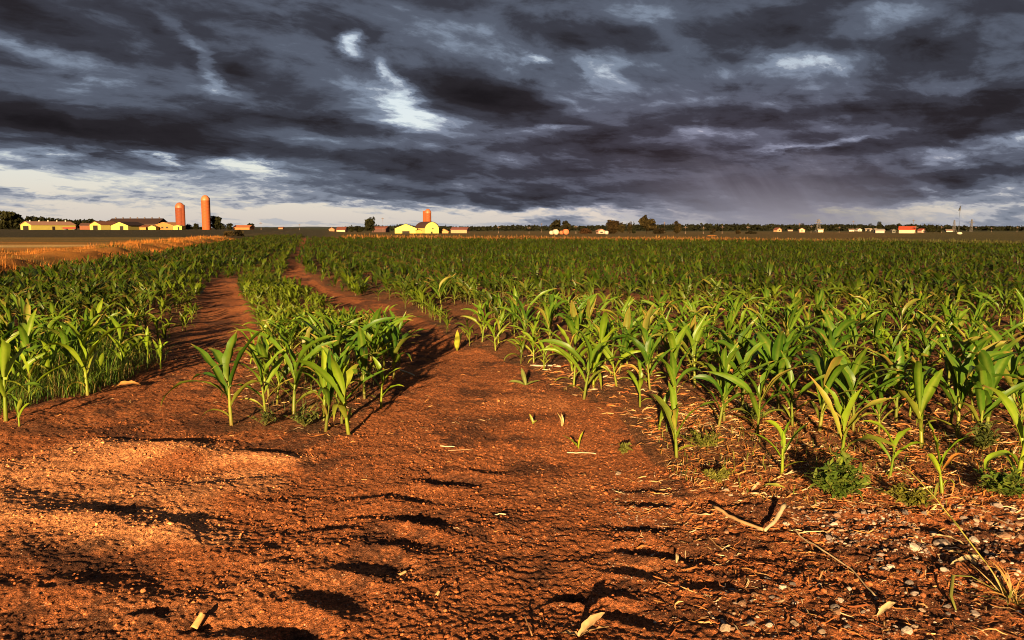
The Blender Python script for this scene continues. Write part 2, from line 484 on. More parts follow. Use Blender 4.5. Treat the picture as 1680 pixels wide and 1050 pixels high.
SOIL_RED = (0.265, 0.084, 0.028)
SOIL_PALE = (0.38, 0.135, 0.048)
SOIL_SAND = (0.54, 0.218, 0.085)
SOIL_DAMP_SHADE = (0.055, 0.023, 0.013)
DAMP_SHADE = [(130, 905, 170, 32, 0.85), (350, 690, 90, 22, 0.7), (60, 710, 80, 14, 0.7), (870, 755, 70, 18, 0.75), (700, 836, 62, 18, 0.75), (745, 776, 55, 12, 0.7), (668, 880, 70, 15, 0.45),
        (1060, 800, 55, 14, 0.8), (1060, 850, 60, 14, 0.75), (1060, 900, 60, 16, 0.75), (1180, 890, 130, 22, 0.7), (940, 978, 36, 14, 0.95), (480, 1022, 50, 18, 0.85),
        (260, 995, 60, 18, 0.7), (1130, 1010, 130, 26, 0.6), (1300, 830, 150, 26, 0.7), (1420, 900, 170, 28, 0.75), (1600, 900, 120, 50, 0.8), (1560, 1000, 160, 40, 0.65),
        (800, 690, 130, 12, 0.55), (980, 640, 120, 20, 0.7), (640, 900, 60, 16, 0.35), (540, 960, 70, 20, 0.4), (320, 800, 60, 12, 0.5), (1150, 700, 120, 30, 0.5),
        (1500, 700, 260, 36, 0.6), (320, 1012, 30, 14, 0.7)]  # moist soil, plus painted shade in tyre hollows, below heaps and beside plants

# ---- where the crop stands, as outlines in the photo carried on to flat ground
POLY_LEFT = [(-1500, 900), (-420, 742), (0, 688), (62, 668), (150, 652), (232, 616), (270, 590), (302, 562), (328, 520), (332, 490), (338, 468), (362, 456), (392, 455), (440, 428), (486, 401), (497, 387),
             (430, 389), (330, 409), (240, 421), (150, 434), (0, 452), (-900, 560), (-2500, 760)]
POLY_MID = [(366, 702), (440, 700), (575, 716), (612, 660), (652, 612), (662, 584), (634, 556), (588, 540), (538, 510), (498, 485), (462, 466), (462, 450), (476, 430), (489, 410), (500, 388),
            (490, 400), (442, 426), (402, 450), (390, 468), (398, 490), (414, 520), (430, 552), (412, 592), (384, 640)]
POLY_RIGHT = [(1075, 760), (1000, 672), (940, 655), (868, 612), (796, 574), (740, 556), (692, 520), (624, 494), (568, 485), (524, 466), (498, 446), (488, 432), (496, 414), (509, 392),
              (560, 393), (840, 395.5), (1200, 398), (1500, 402), (1680, 406), (2600, 430), (4200, 560), (3400, 1000), (2200, 870), (1700, 812), (1540, 812), (1450, 790), (1285, 790), (1180, 765)]

def crop_far_row(px):
    return np.interp(px, [0, 420, 560, 840, 1200, 1500, 1680, 2600], [386, 386, 393, 395.5, 398, 402, 406, 430])

def crop_mask(x, y):
    px, py = to_pix(x, y)
    ok = y > 1.0
    m = (in_poly(px, py, POLY_LEFT) | in_poly(px, py, POLY_MID) | in_poly(px, py, POLY_RIGHT)) & ok
    return m.astype(float)

# ------------------------------------------------------------------ mesh helpers
def new_mesh(name, verts, faces, mat=None, cols=None, smooth=False):
    """verts (n,3) array, faces (m,k) array or list of tuples, cols per-vertex rgb."""
    me = bpy.data.meshes.new(name)
    verts = np.asarray(verts, np.float32)
    if isinstance(faces, np.ndarray):
        k = faces.shape[1]; nf = len(faces)
        me.vertices.add(len(verts)); me.vertices.foreach_set("co", verts.ravel())
        me.loops.add(nf * k); me.loops.foreach_set("vertex_index", faces.astype(np.int32).ravel())
        me.polygons.add(nf); me.polygons.foreach_set("loop_start", np.arange(0, nf * k, k, dtype=np.int32))
        me.update(calc_edges=True)
    else:
        me.from_pydata([tuple(v) for v in verts.tolist()], [], faces)
        me.update()
    if smooth:
        me.polygons.foreach_set("use_smooth", np.ones(len(me.polygons), bool))
    if cols is not None:
        a = me.color_attributes.new("tint", 'FLOAT_COLOR', 'POINT')
        c = np.ones((len(verts), 4), np.float32); c[:, :3] = cols
        a.data.foreach_set("color", c.ravel())
    if mat is not None:
        me.materials.append(mat)
    return me

def link(name, me, parent=None, loc=None, rot=None, scale=None):
    o = bpy.data.objects.new(name, me)
    COL.objects.link(o)
    if parent is not None:
        o.parent = parent
    if loc is not None:
        o.location = loc
    if rot is not None:
        o.rotation_euler = rot
    if scale is not None:
        o.scale = (scale, scale, scale) if isinstance(scale, (int, float)) else scale
    return o

def tag(o, label=None, cat=None, group=None, kind=None):
    for k, v in (("label", label), ("category", cat), ("group", group), ("kind", kind)):
        if v:
            o[k] = v
    return o

def empty(name, loc, rz=0.0):
    o = bpy.data.objects.new(name, None)
    o.empty_display_size = 0.2
    COL.objects.link(o)
    o.location = loc; o.rotation_euler = (0, 0, rz)
    return o

def material(name, build):
    m = bpy.data.materials.new(name)
    m.use_nodes = True
    m.node_tree.nodes.clear()
    N = Nodes(m.node_tree)
    s = build(N)
    o = N.new("ShaderNodeOutputMaterial")
    N.link(s, o.inputs["Surface"])
    return m

def principled(N, color, rough=0.8, normal=None, spec=0.3):
    p = N.new("ShaderNodeBsdfPrincipled")
    N.put(p.inputs["Base Color"], color if not isinstance(color, tuple) else (*color, 1.0))
    N.put(p.inputs["Roughness"], rough)
    p.inputs["Specular IOR Level"].default_value = spec
    if normal is not None:
        N.link(normal, p.inputs["Normal"])
    return p.outputs[0]

def tint(N, name="tint"):
    a = N.new("ShaderNodeVertexColor", layer_name=name)
    return a.outputs["Color"]

def soil_material(N):
    tc = N.new("ShaderNodeTexCoord"); P = tc.outputs["Object"]
    c = tint(N)
    g1 = N.noise(P, 70.0, 4.0, 0.68)
    g2 = N.noise(P, 310.0, 2.0, 0.6)
    g3 = N.noise(P, 24.0, 4.0, 0.6)
    sp = N.math('MULTIPLY', N.math('MULTIPLY_ADD', N.smooth(g1, 0.32, 0.66), 1.15, 0.42), N.math('MULTIPLY_ADD', N.smooth(g2, 0.32, 0.68), 0.95, 0.5))
    sp = N.math('MULTIPLY', sp, N.math('MULTIPLY_ADD', g3, 0.7, 0.62))
    c = N.mix(1.0, c, N.xyz(sp, sp, sp), 'MULTIPLY')
    # coarse dark grains and crumbs among the sand
    vd = N.new("ShaderNodeTexVoronoi"); vd.inputs["Scale"].default_value = 85.0; N.link(P, vd.inputs["Vector"])
    s3 = N.new("ShaderNodeSeparateColor"); N.link(vd.outputs["Color"], s3.inputs[0])
    dk = N.math('MULTIPLY', N.smooth(s3.outputs[1], 0.74, 0.78), N.smooth(vd.outputs["Distance"], 0.5, 0.3))
    dk = N.math('MULTIPLY', dk, N.smooth(N.noise(P, 5.0, 3.0, 0.6), 0.36, 0.6))
    c = N.mix(N.math('MULTIPLY', dk, 0.55), c, (0.045, 0.018, 0.010))
    # scattered pale grains of grit
    vo = N.new("ShaderNodeTexVoronoi"); vo.inputs["Scale"].default_value = 150.0; N.link(P, vo.inputs["Vector"])
    s2 = N.new("ShaderNodeSeparateColor"); N.link(vo.outputs["Color"], s2.inputs[0])
    grit = N.math('MULTIPLY', N.smooth(s2.outputs[0], 0.955, 0.965), N.smooth(vo.outputs["Distance"], 0.42, 0.30))
    c = N.mix(N.math('MULTIPLY', grit, 0.65), c, (0.62, 0.42, 0.27))
    h = N.math('ADD', N.math('MULTIPLY', g1, 0.019), N.math('MULTIPLY', g2, 0.0075))
    h = N.math('ADD', h, N.math('MULTIPLY', g3, 0.004))
    b = N.new("ShaderNodeBump"); b.inputs["Strength"].default_value = 1.0; b.inputs["Distance"].default_value = 1.0
    N.link(h, b.inputs["Height"])
    return principled(N, c, 0.95, b.outputs[0], 0.12)

M = {}
M['soil'] = material("soil", soil_material)

def build_ground():
    def geo(a, b, r):
        n = max(2, int(round(math.log(b / a) / math.log(r))))
        return list(a * (b / a) ** (np.arange(n) / n))
    rad = geo(0.35, 1.5, 1.05) + geo(1.5, 7.5, 1.0032) + geo(7.5, 15, 1.006) + geo(15, 130, 1.02) + geo(130, 700, 1.035) + geo(700, 14000, 1.12) + [14000.0]
    rad = np.array(rad)
    fine = np.radians(np.arange(-43, 43.001, 0.115))
    coarse = np.radians(np.linspace(43, 317, 70)[1:-1])
    ang = np.concatenate([fine, coarse])
    A, R = np.meshgrid(ang, rad)
    X = (R * np.sin(A)).ravel(); Y = (R * np.cos(A)).ravel()
    Z = gh(X, Y)
    nr, na = len(rad), len(ang)
    V = np.stack([X, Y, Z], 1)
    i = np.arange(nr - 1)[:, None] * na; j = np.arange(na)[None, :]; j2 = (j + 1) % na
    F = np.stack([i + j, i + na + j, i + na + j2, i + j2], -1).reshape(-1, 4)[:, ::-1]
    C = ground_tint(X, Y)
    # middle cap
    V = np.vstack([V, [[0, 0, gz(0.0, 0.01)]]])
    C = np.vstack([C, [SOIL_RED]])
    cap = np.array([[len(V) - 1, (k + 1) % na, k, k] for k in range(na)])
    me = bpy.data.meshes.new("ground")
    nq = len(F)
    me.vertices.add(len(V)); me.vertices.foreach_set("co", V.astype(np.float32).ravel())
    loops = np.concatenate([F.ravel(), cap[:, :3].ravel()]).astype(np.int32)
    me.loops.add(len(loops)); me.loops.foreach_set("vertex_index", loops)
    starts = np.concatenate([np.arange(nq) * 4, nq * 4 + np.arange(na) * 3]).astype(np.int32)
    me.polygons.add(len(starts)); me.polygons.foreach_set("loop_start", starts)
    me.update(calc_edges=True)
    me.polygons.foreach_set("use_smooth", np.ones(len(starts), bool))
    a = me.color_attributes.new("tint", 'FLOAT_COLOR', 'POINT')
    c4 = np.ones((len(V), 4), np.float32); c4[:, :3] = C
    a.data.foreach_set("color", c4.ravel())
    me.materials.append(M['soil'])
    me.validate()
    o = link("ground", me)
    tag(o, "red brown ploughed soil with tyre prints and sandy heaps", None, None, 'structure')
    return o

ground = build_ground()

sun_data = bpy.data.lights.new("sun", 'SUN')
sun_data.energy = 5.0
sun_data.angle = math.radians(1.0)
sun_data.color = (1.0, 0.69, 0.35)
sun = bpy.data.objects.new("sun", sun_data); COL.objects.link(sun)
sd = Vector((math.sin(SUN_AZ) * math.cos(SUN_EL), math.cos(SUN_AZ) * math.cos(SUN_EL), math.sin(SUN_EL)))
sun.rotation_euler = (-sd).to_track_quat('-Z', 'Y').to_euler()
sun.location = sd * 50
# ------------------------------------------------------------------ corn
def leaf_material(N):
    c = tint(N)
    oi = N.new("ShaderNodeObjectInfo")
    hs = N.new("ShaderNodeHueSaturation")
    N.put(hs.inputs["Hue"], N.math('MULTIPLY_ADD', oi.outputs["Random"], -0.028, 0.508))
    N.put(hs.inputs["Value"], N.math('MULTIPLY_ADD', oi.outputs["Random"], 0.5, 0.78))
    N.link(c, hs.inputs["Color"])
    tc = N.new("ShaderNodeTexCoord")
    mo = N.noise(tc.outputs["Object"], 22.0, 3.0, 0.6)
    f = N.math('MULTIPLY_ADD', mo, 0.8, 0.6)
    c2 = N.mix(1.0, hs.outputs[0], N.xyz(f, f, f), 'MULTIPLY')
    p = N.new("ShaderNodeBsdfPrincipled")
    N.link(c2, p.inputs["Base Color"])
    p.inputs["Roughness"].default_value = 0.42
    p.inputs["Specular IOR Level"].default_value = 0.25
    t = N.new("ShaderNodeBsdfTranslucent")
    N.link(N.mix(1.0, c2, (1.5, 1.5, 0.7), 'MULTIPLY'), t.inputs["Color"])
    mx = N.new("ShaderNodeMixShader"); mx.inputs[0].default_value = 0.30
    N.link(p.outputs[0], mx.inputs[1]); N.link(t.outputs[0], mx.inputs[2])
    return mx.outputs[0]

M['leaf'] = material("corn_leaf", leaf_material)

GREEN = np.array((0.045, 0.108, 0.007)); YOUNG = np.array((0.150, 0.235, 0.010)); DEEP = np.array((0.018, 0.056, 0.008))
STRAW = np.array((0.34, 0.20, 0.05)); PALE = np.array((0.18, 0.21, 0.03)); REDST = np.array((0.15, 0.065, 0.018))

def leaf_geo(r, L, W, az, base, e0, droop, twist, fold, wav, nseg=10, ncr=5, tone=None, tip=0.0, power=1.6, dry=0.0):
    """A corn blade as a ribbon: returns verts, faces, colours."""
    t = np.linspace(0, 1, nseg + 1)
    e = e0 - droop * t ** power
    a = az + twist * 0.25 * t + r.normal(0, 0.02)
    ds = L / nseg
    em = (e[1:] + e[:-1]) / 2; am = (a[1:] + a[:-1]) / 2
    P = np.zeros((nseg + 1, 3)); P[0] = base
    st = np.stack([np.cos(em) * np.cos(am), np.cos(em) * np.sin(am), np.sin(em)], 1) * ds
    P[1:] = base + np.cumsum(st, 0)
    T = np.stack([np.cos(e) * np.cos(a), np.cos(e) * np.sin(a), np.sin(e)], 1)
    S = np.stack([-np.sin(a), np.cos(a), np.zeros_like(a)], 1)
    Nn = np.cross(S, T) * -1
    Nn = np.where((Nn[:, 2:3] < 0) & (np.abs(e[:, None]) < 1.3), Nn, Nn)
    Nn = np.cross(T, S)            # upper side
    tw = twist * t
    S2 = S * np.cos(tw)[:, None] + Nn * np.sin(tw)[:, None]
    N2 = -S * np.sin(tw)[:, None] + Nn * np.cos(tw)[:, None]
    w = W * (0.38 + 0.62 * np.sin(np.clip(t / 0.38, 0, 1) * math.pi / 2)) * np.where(t > 0.38, 1 - (np.clip((t - 0.38) / 0.62, 0, 1)) ** 2.0, 1)
    w = np.maximum(w, 0.0015) / 2
    s = np.linspace(-1, 1, ncr)
    ph1, ph2 = r.uniform(0, 6.28, 2); fr = r.uniform(2.0, 3.6)
    rip = np.stack([np.sin(2 * math.pi * fr * t + (ph1 if q < 0 else ph2)) * abs(q) ** 1.5 for q in s], 1) * wav * W
    fo = fold * (1 - 0.65 * t)[:, None] * np.abs(s)[None, :]
    cosf = np.cos(fo)
    V = P[:, None, :] + S2[:, None, :] * (s[None, :] * w[:, None] * cosf)[..., None] + N2[:, None, :] * ((np.sin(fo) * w[:, None]) + rip * np.minimum(1, w[:, None] / (W * 0.3)))[..., None]
    V = V.reshape(-1, 3)
    i = np.arange(nseg)[:, None] * ncr; j = np.arange(ncr - 1)[None, :]
    F = np.stack([i + j, i + j + 1, i + ncr + j + 1, i + ncr + j], -1).reshape(-1, 4)
    tone = GREEN if tone is None else tone
    c = np.repeat(np.broadcast_to(tone, (nseg + 1, 3))[:, None, :], ncr, 1).copy()
    mid = np.exp(-(s / 0.22) ** 2)[None, :, None] * (1 - 0.5 * t)[:, None, None]
    c = c + (PALE - c) * mid * 0.45
    bs = np.clip(1 - t / 0.16, 0, 1)[:, None, None]
    c = c + (PALE * 0.8 - c) * bs * 0.6
    tp = sstep(1 - tip, 1.0, t)[:, None, None] if tip > 0 else 0
    c = c + (STRAW - c) * tp * 0.85
    if dry > 0:
        ed = np.clip(np.abs(s)[None, :, None] * (0.5 + 0.9 * t[:, None, None]), 0, 1) ** 1.5
        c = c + (STRAW - c) * np.clip(dry * (0.45 + ed), 0, 1)
    return V, F, np.clip(c.reshape(-1, 3), 0, 1)

def stalk_geo(r, h, r0, lean, nseg=5, ns=7, tone=None):
    t = np.linspace(0, 1, nseg + 1)
    la, lm = lean
    cx = np.cos(la) * lm * h * t ** 1.6; cy = np.sin(la) * lm * h * t ** 1.6
    th = np.arange(ns) / ns * 2 * math.pi
    rad = r0 * (1 - 0.45 * t)
    V = np.stack([cx[:, None] + rad[:, None] * np.cos(th), cy[:, None] + rad[:, None] * np.sin(th), np.broadcast_to((h * t - 0.012)[:, None], (nseg + 1, ns))], -1).reshape(-1, 3)
    i = np.arange(nseg)[:, None] * ns; j = np.arange(ns)[None, :]; j2 = (j + 1) % ns
    F = np.stack([i + j, i + j2, i + ns + j2, i + ns + j], -1).reshape(-1, 4)
    tone = PALE if tone is None else tone
    c = np.repeat(np.broadcast_to(tone, (nseg + 1, 3))[:, None, :], ns, 1)
    red = np.clip(1 - t / 0.3, 0, 1)[:, None, None]
    c = c + (REDST - c) * red * 0.7
    nd = (np.abs(((t * 4) % 1) - 0.5) > 0.4)[:, None, None] * 0.12
    c = c * (1 - nd)
    return V, F, c.reshape(-1, 3)

def corn_design(seed, h, nleaf, yellow=0.0, detail=1.0, dead=0.0, lean=None, wscale=1.0, main_az=None):
    """Geometry of one plant of height h: the stalk, then each leaf."""
    r = np.random.default_rng(seed)
    ln = lean or (r.uniform(0, 6.28), r.uniform(0, 0.10))
    sh = h * r.uniform(0.40, 0.50)
    nseg = max(3, int(round(10 * detail))); ncr = 5 if detail > 0.7 else 3
    st = stalk_geo(r, sh, 0.0105 * (h / 0.5) ** 0.6, ln, 5 if detail > 0.7 else 2, 7 if detail > 0.7 else 4, tone=PALE * 0.85 * (1 - yellow) + YOUNG * yellow)
    leaves = []
    az0 = r.uniform(0, 6.28) if main_az is None else main_az
    for k in range(nleaf):
        f = k / max(1, nleaf - 1)                       # 0 lowest, 1 the whorl
        zb = sh * (0.16 + 0.82 * f ** 0.85)
        lx = math.cos(ln[0]) * ln[1] * sh * (zb / sh) ** 1.6; ly = math.sin(ln[0]) * ln[1] * sh * (zb / sh) ** 1.6
        az = az0 + math.pi * k + r.normal(0, 0.38)
        size = 0.62 + 0.55 * math.sin(math.pi * min(1, 0.18 + 0.72 * f))
        L = h * size * r.uniform(0.58, 0.86)
        W = min(0.086, 0.108 * h * (0.55 + 0.6 * f) * r.uniform(0.85, 1.15)) * wscale
        if f < 0.2: W *= 0.62; L *= 0.62
        e0 = math.radians(50 + 32 * f + r.normal(0, 6))
        droop = math.radians(r.choice([r.uniform(40, 85), r.uniform(85, 155)]) * (1 - 0.35 * f))
        if f > 0.75:
            e0 = math.radians(r.uniform(74, 86)); droop = math.radians(r.uniform(15, 85)); L = h * r.uniform(0.52, 0.66)
        twist = r.normal(0, 0.75); fold = math.radians(r.uniform(25, 50)) * (1.25 if f > 0.7 else 1)
        g = GREEN * r.uniform(0.8, 1.2) * (1 - 0.25 * f) + DEEP * 0.25 * f
        tone = g * (1 - yellow) + YOUNG * yellow * r.uniform(0.85, 1.15)
        if f < 0.25: tone = tone * 0.75 + STRAW * 0.22
        tip = r.uniform(0.08, 0.28) if r.random() < 0.2 else 0.04
        dr = r.uniform(0.15, 0.5) if r.random() < dead else 0.0
        leaves.append(leaf_geo(r, L, W, az, np.array((lx, ly, zb)), e0, droop, twist, fold, r.uniform(0.05, 0.16), nseg, ncr, tone, tip, r.uniform(1.2, 1.9), dr))
    return st, leaves

class CornKind:
    def __init__(self, seed, h, nleaf, extra=(), **kw):
        st, lv = corn_design(seed, h, nleaf, **kw)
        r = np.random.default_rng(seed + 5)
        for (az, L, W, zf, e0, droop, tone, dry) in extra:     # a leaf of its own look
            lv.append(leaf_geo(r, L * h, W, az, np.array((0.004 * math.cos(az), 0.004 * math.sin(az), zf * h)), math.radians(e0), math.radians(droop), r.normal(0, 0.25), 0.5, 0.12, 12, 5, np.array(tone), 0.08, 1.25, dry))
        self.h = max(float(a[:, 2].max()) for a, b, c in lv)
        self.stalk = new_mesh("stalk", st[0], st[1], M['leaf'], st[2], True)
        self.leaves = [new_mesh("leaf", a, b, M['leaf'], c, True) for a, b, c in lv]
        self.root = None
    def place(self, x, y, rz, scale, label, group, name="corn_plant"):
        if self.root is None:
            e = empty(name, (0, 0, 0))
            e['category'] = "corn plant"
            link("stalk", self.stalk, e)
            for m in self.leaves:
                link("leaf", m, e)
            self.root = e
            self.kids = list(e.children)
        else:
            e = self.root.copy(); COL.objects.link(e)
            for ch in self.kids:
                c = ch.copy(); COL.objects.link(c); c.parent = e
        e.location = (x, y, gz(x, y)); e.rotation_euler = (random.Random(x * 31 + y).gauss(0, 0.07), random.Random(y * 17 + x).gauss(0, 0.07), rz); e.scale = (scale,) * 3
        tag(e, label, None, group)
        return e

tall = [CornKind(100 + k, 0.55, 7 + (k % 2), yellow=0.05 + 0.12 * (k % 3), dead=0.10, wscale=0.95) for k in range(16)]
broad = [CornKind(150 + k, 0.56, 8, yellow=0.0, dead=0.05, wscale=1.12) for k in range(8)]
short = [CornKind(200 + k, 0.34, 6, yellow=0.45 + 0.15 * (k % 3), dead=0.14) for k in range(12)]
seedling = [CornKind(300 + k, 0.27, 5, yellow=0.75, dead=0.05, wscale=1.1) for k in range(6)]

NAMED = []           # photo column, row of the foot, wanted height in photo pixels, kind, label, group
RIGHT_G = "corn plants of the broad field behind the gravel"
MID_G = "corn plants of the clump between the wheel tracks"
LEFT_G = "corn plants of the weedy field behind the sandy heap"
STRIP_G = "short corn plants on the strip between the tracks"
RIM_G = "stunted corn plants along the rutted track"
def nm(px, py, hp, kind, i, label, group, rz=None):
    NAMED.append((px, py, hp, kind, i, label, group, rz))
nm(1110, 750, 128, 'short', 0, "lone young corn plant at the corner of the field beside the bare track", RIGHT_G)
nm(1283, 778, 110, 'seedling', 0, "light green seedling with arching leaves, first in the front row on orange litter", RIGHT_G)
nm(1378, 775, 150, 'short', 1, "corn seedling rising right behind the bushy green weed", RIGHT_G)
nm(1460, 784, 90, 'seedling', 1, "smallest yellow green seedling of the front row, between two taller ones", RIGHT_G)
nm(1546, 810, 122, 'seedling', 2, "bright yellow seedling with a dead orange leaf hanging to the ground", RIGHT_G)
nm(1668, 800, 150, 'short', 2, "green seedling with looping lower leaves at the end of the front row", RIGHT_G)
nm(1050, 668, 92, 'short', 3, "sick corn plant with bleached drooping top at the field corner", RIGHT_G)
nm(1188, 690, 150, 'tall', 0, "upright corn plant with pale stalk in the second row, behind the lone corner seedling", RIGHT_G)
nm(1243, 712, 135, 'tall', 1, "corn plant with wide crumpled leaves in second row beside the upright pale stalked one", RIGHT_G)
nm(1300, 700, 130, 'tall', 2, "second row corn plant directly behind the first light green seedling", RIGHT_G)
nm(1382, 700, 150, 'tall', 3, "second row corn plant with high arching leaves behind the bushy weed", RIGHT_G)
nm(1470, 690, 130, 'tall', 4, "second row corn plant behind the smallest yellow green seedling", RIGHT_G)
nm(1512, 735, 150, 'tall', 5, "second row corn plant with bright stalk and dark leaves behind the yellow seedling", RIGHT_G)
nm(1608, 728, 140, 'tall', 6, "corn plant with a yellow folded leaf in its whorl, weeds at its foot", RIGHT_G)
nm(1110, 665, 110, 'tall', 7, "dark corn plant standing just behind the corner seedling", RIGHT_G)
nm(958, 655, 128, 'tall', 8, "dark forked corn plant at the edge of the bare headland soil", RIGHT_G)
nm(1290, 645, 125, 'broad', 0, "biggest broad leaved corn plant of the third row", RIGHT_G)
nm(1345, 640, 110, 'broad', 1, "corn plant with one long leaf lying sideways beside the biggest broad leaved one", RIGHT_G)
nm(380, 698, 165, 'tall', 9, "front corn plant of the clump with one long leaf bent over the track", MID_G)
nm(436, 684, 140, 'tall', 2, "corn plant in the clump front, next behind the one with the long bent leaf", MID_G)
nm(482, 680, 155, 'tall', 5, "corn plant in the middle of the clump front with wide upright leaves", MID_G)
nm(531, 690, 125, 'short', 4, "slim corn plant of the clump front beside the outermost leaning one", MID_G)
nm(572, 712, 150, 'short', 5, "leaning corn plant at the outer front corner of the clump", MID_G)
nm(625, 668, 90, 'seedling', 3, "thin seedling on the clump edge beside the broad rutted track", MID_G)
nm(598, 655, 130, 'broad', 2, "tall dark corn plant with broad leaves at the side of the clump", MID_G)
nm(646, 622, 110, 'broad', 3, "broad leaved corn plant at the back corner of the clump, leaning over the track", MID_G)
nm(10, 690, 130, 'short', 6, "corn plant in front of the tall weeds with one leaf reaching to the soil", LEFT_G)
nm(32, 700, 50, 'seedling', 4, "tiny corn seedling on bare soil in front of the weeds", LEFT_G)
nm(144, 648, 120, 'short', 7, "corn plant with spread leaves at the edge of the tall weeds", LEFT_G)
nm(200, 602, 85, 'short', 1, "corn plant with a bleached leaf at the end of the weed patch", LEFT_G)
nm(243, 600, 62, 'seedling', 5, "pale seedling standing apart on the track shoulder", LEFT_G)
nm(264, 606, 50, 'seedling', 0, "small drooping seedling nearest the narrow wheel track", LEFT_G)
ODD = {   # direction, length, width, start height (both by plant height), rise, droop, colour, dryness
    "sick corn": ('short', [(3.3, 0.75, 0.034, 0.55, 78, 165, (0.46, 0.30, 0.05), 0.3), (2.6, 0.55, 0.03, 0.58, 80, 150, (0.48, 0.36, 0.07), 0.3)]),
    "with a dead orange": ('seedling', [(0.1, 0.75, 0.022, 0.30, 66, 160, (0.34, 0.13, 0.02), 0.2)]),
    "yellow folded": ('tall', [(4.4, 0.30, 0.05, 0.55, 80, 120, (0.42, 0.33, 0.04), 0.2)]),
    "one long leaf bent": ('tall', [(3.25, 0.80, 0.045, 0.30, 52, 128, (0.07, 0.12, 0.012), 0.05), (2.7, 0.62, 0.04, 0.34, 58, 110, (0.05, 0.12, 0.01), 0.0)]),
    "bleached leaf at": ('short', [(0.1, 0.70, 0.034, 0.35, 48, 95, (0.40, 0.36, 0.10), 0.4)]),
    "reaching to the soil": ('short', [(0.05, 0.62, 0.034, 0.25, 50, 125, (0.09, 0.17, 0.012), 0.0)]),
    "lying sideways": ('broad', [(0.15, 0.80, 0.062, 0.62, 28, 45, (0.06, 0.12, 0.012), 0.12)]),
    "fallen looping": ('short', []),
    "looping lower": ('short', [(3.3, 0.50, 0.03, 0.22, 66, 175, (0.11, 0.20, 0.012), 0.0), (0.2, 0.45, 0.03, 0.22, 62, 170, (0.11, 0.20, 0.012), 0.0)]),
}
KINDS_ = {'tall': tall, 'broad': broad, 'short': short, 'seedling': seedling}

def px_height(y, hp, x):
    return hp / FPX * math.hypot(x, y) * 1.02

taken = []
rr = random.Random(5)
for (px, py, hp, kind, i, label, group, rz) in NAMED:
    x, y = on_ground(px, py, 0.0)
    for _ in range(4):
        x, y = on_ground(px, py, gz(x, y))
    k = KINDS_[kind][i % len(KINDS_[kind])]
    for key, (kd, ex) in ODD.items():
        if key in label and ex:
            args = {'tall': (0.55, 6, dict(yellow=0.12, wscale=1.05)), 'broad': (0.56, 7, dict(wscale=1.2)), 'short': (0.34, 4, dict(yellow=0.6)), 'seedling': (0.27, 4, dict(yellow=0.85))}[kd]
            k = CornKind(700 + px, args[0], args[1], extra=ex, **args[2]); rz = 0.0
    hgt = px_height(y, hp, x) * (0.9 if kind in ('tall', 'broad') else 0.92)
    k.place(x, y, rr.uniform(0, 6.28) if rz is None else rz, hgt / k.h * 1.0, label, group)
    taken.append((x, y))

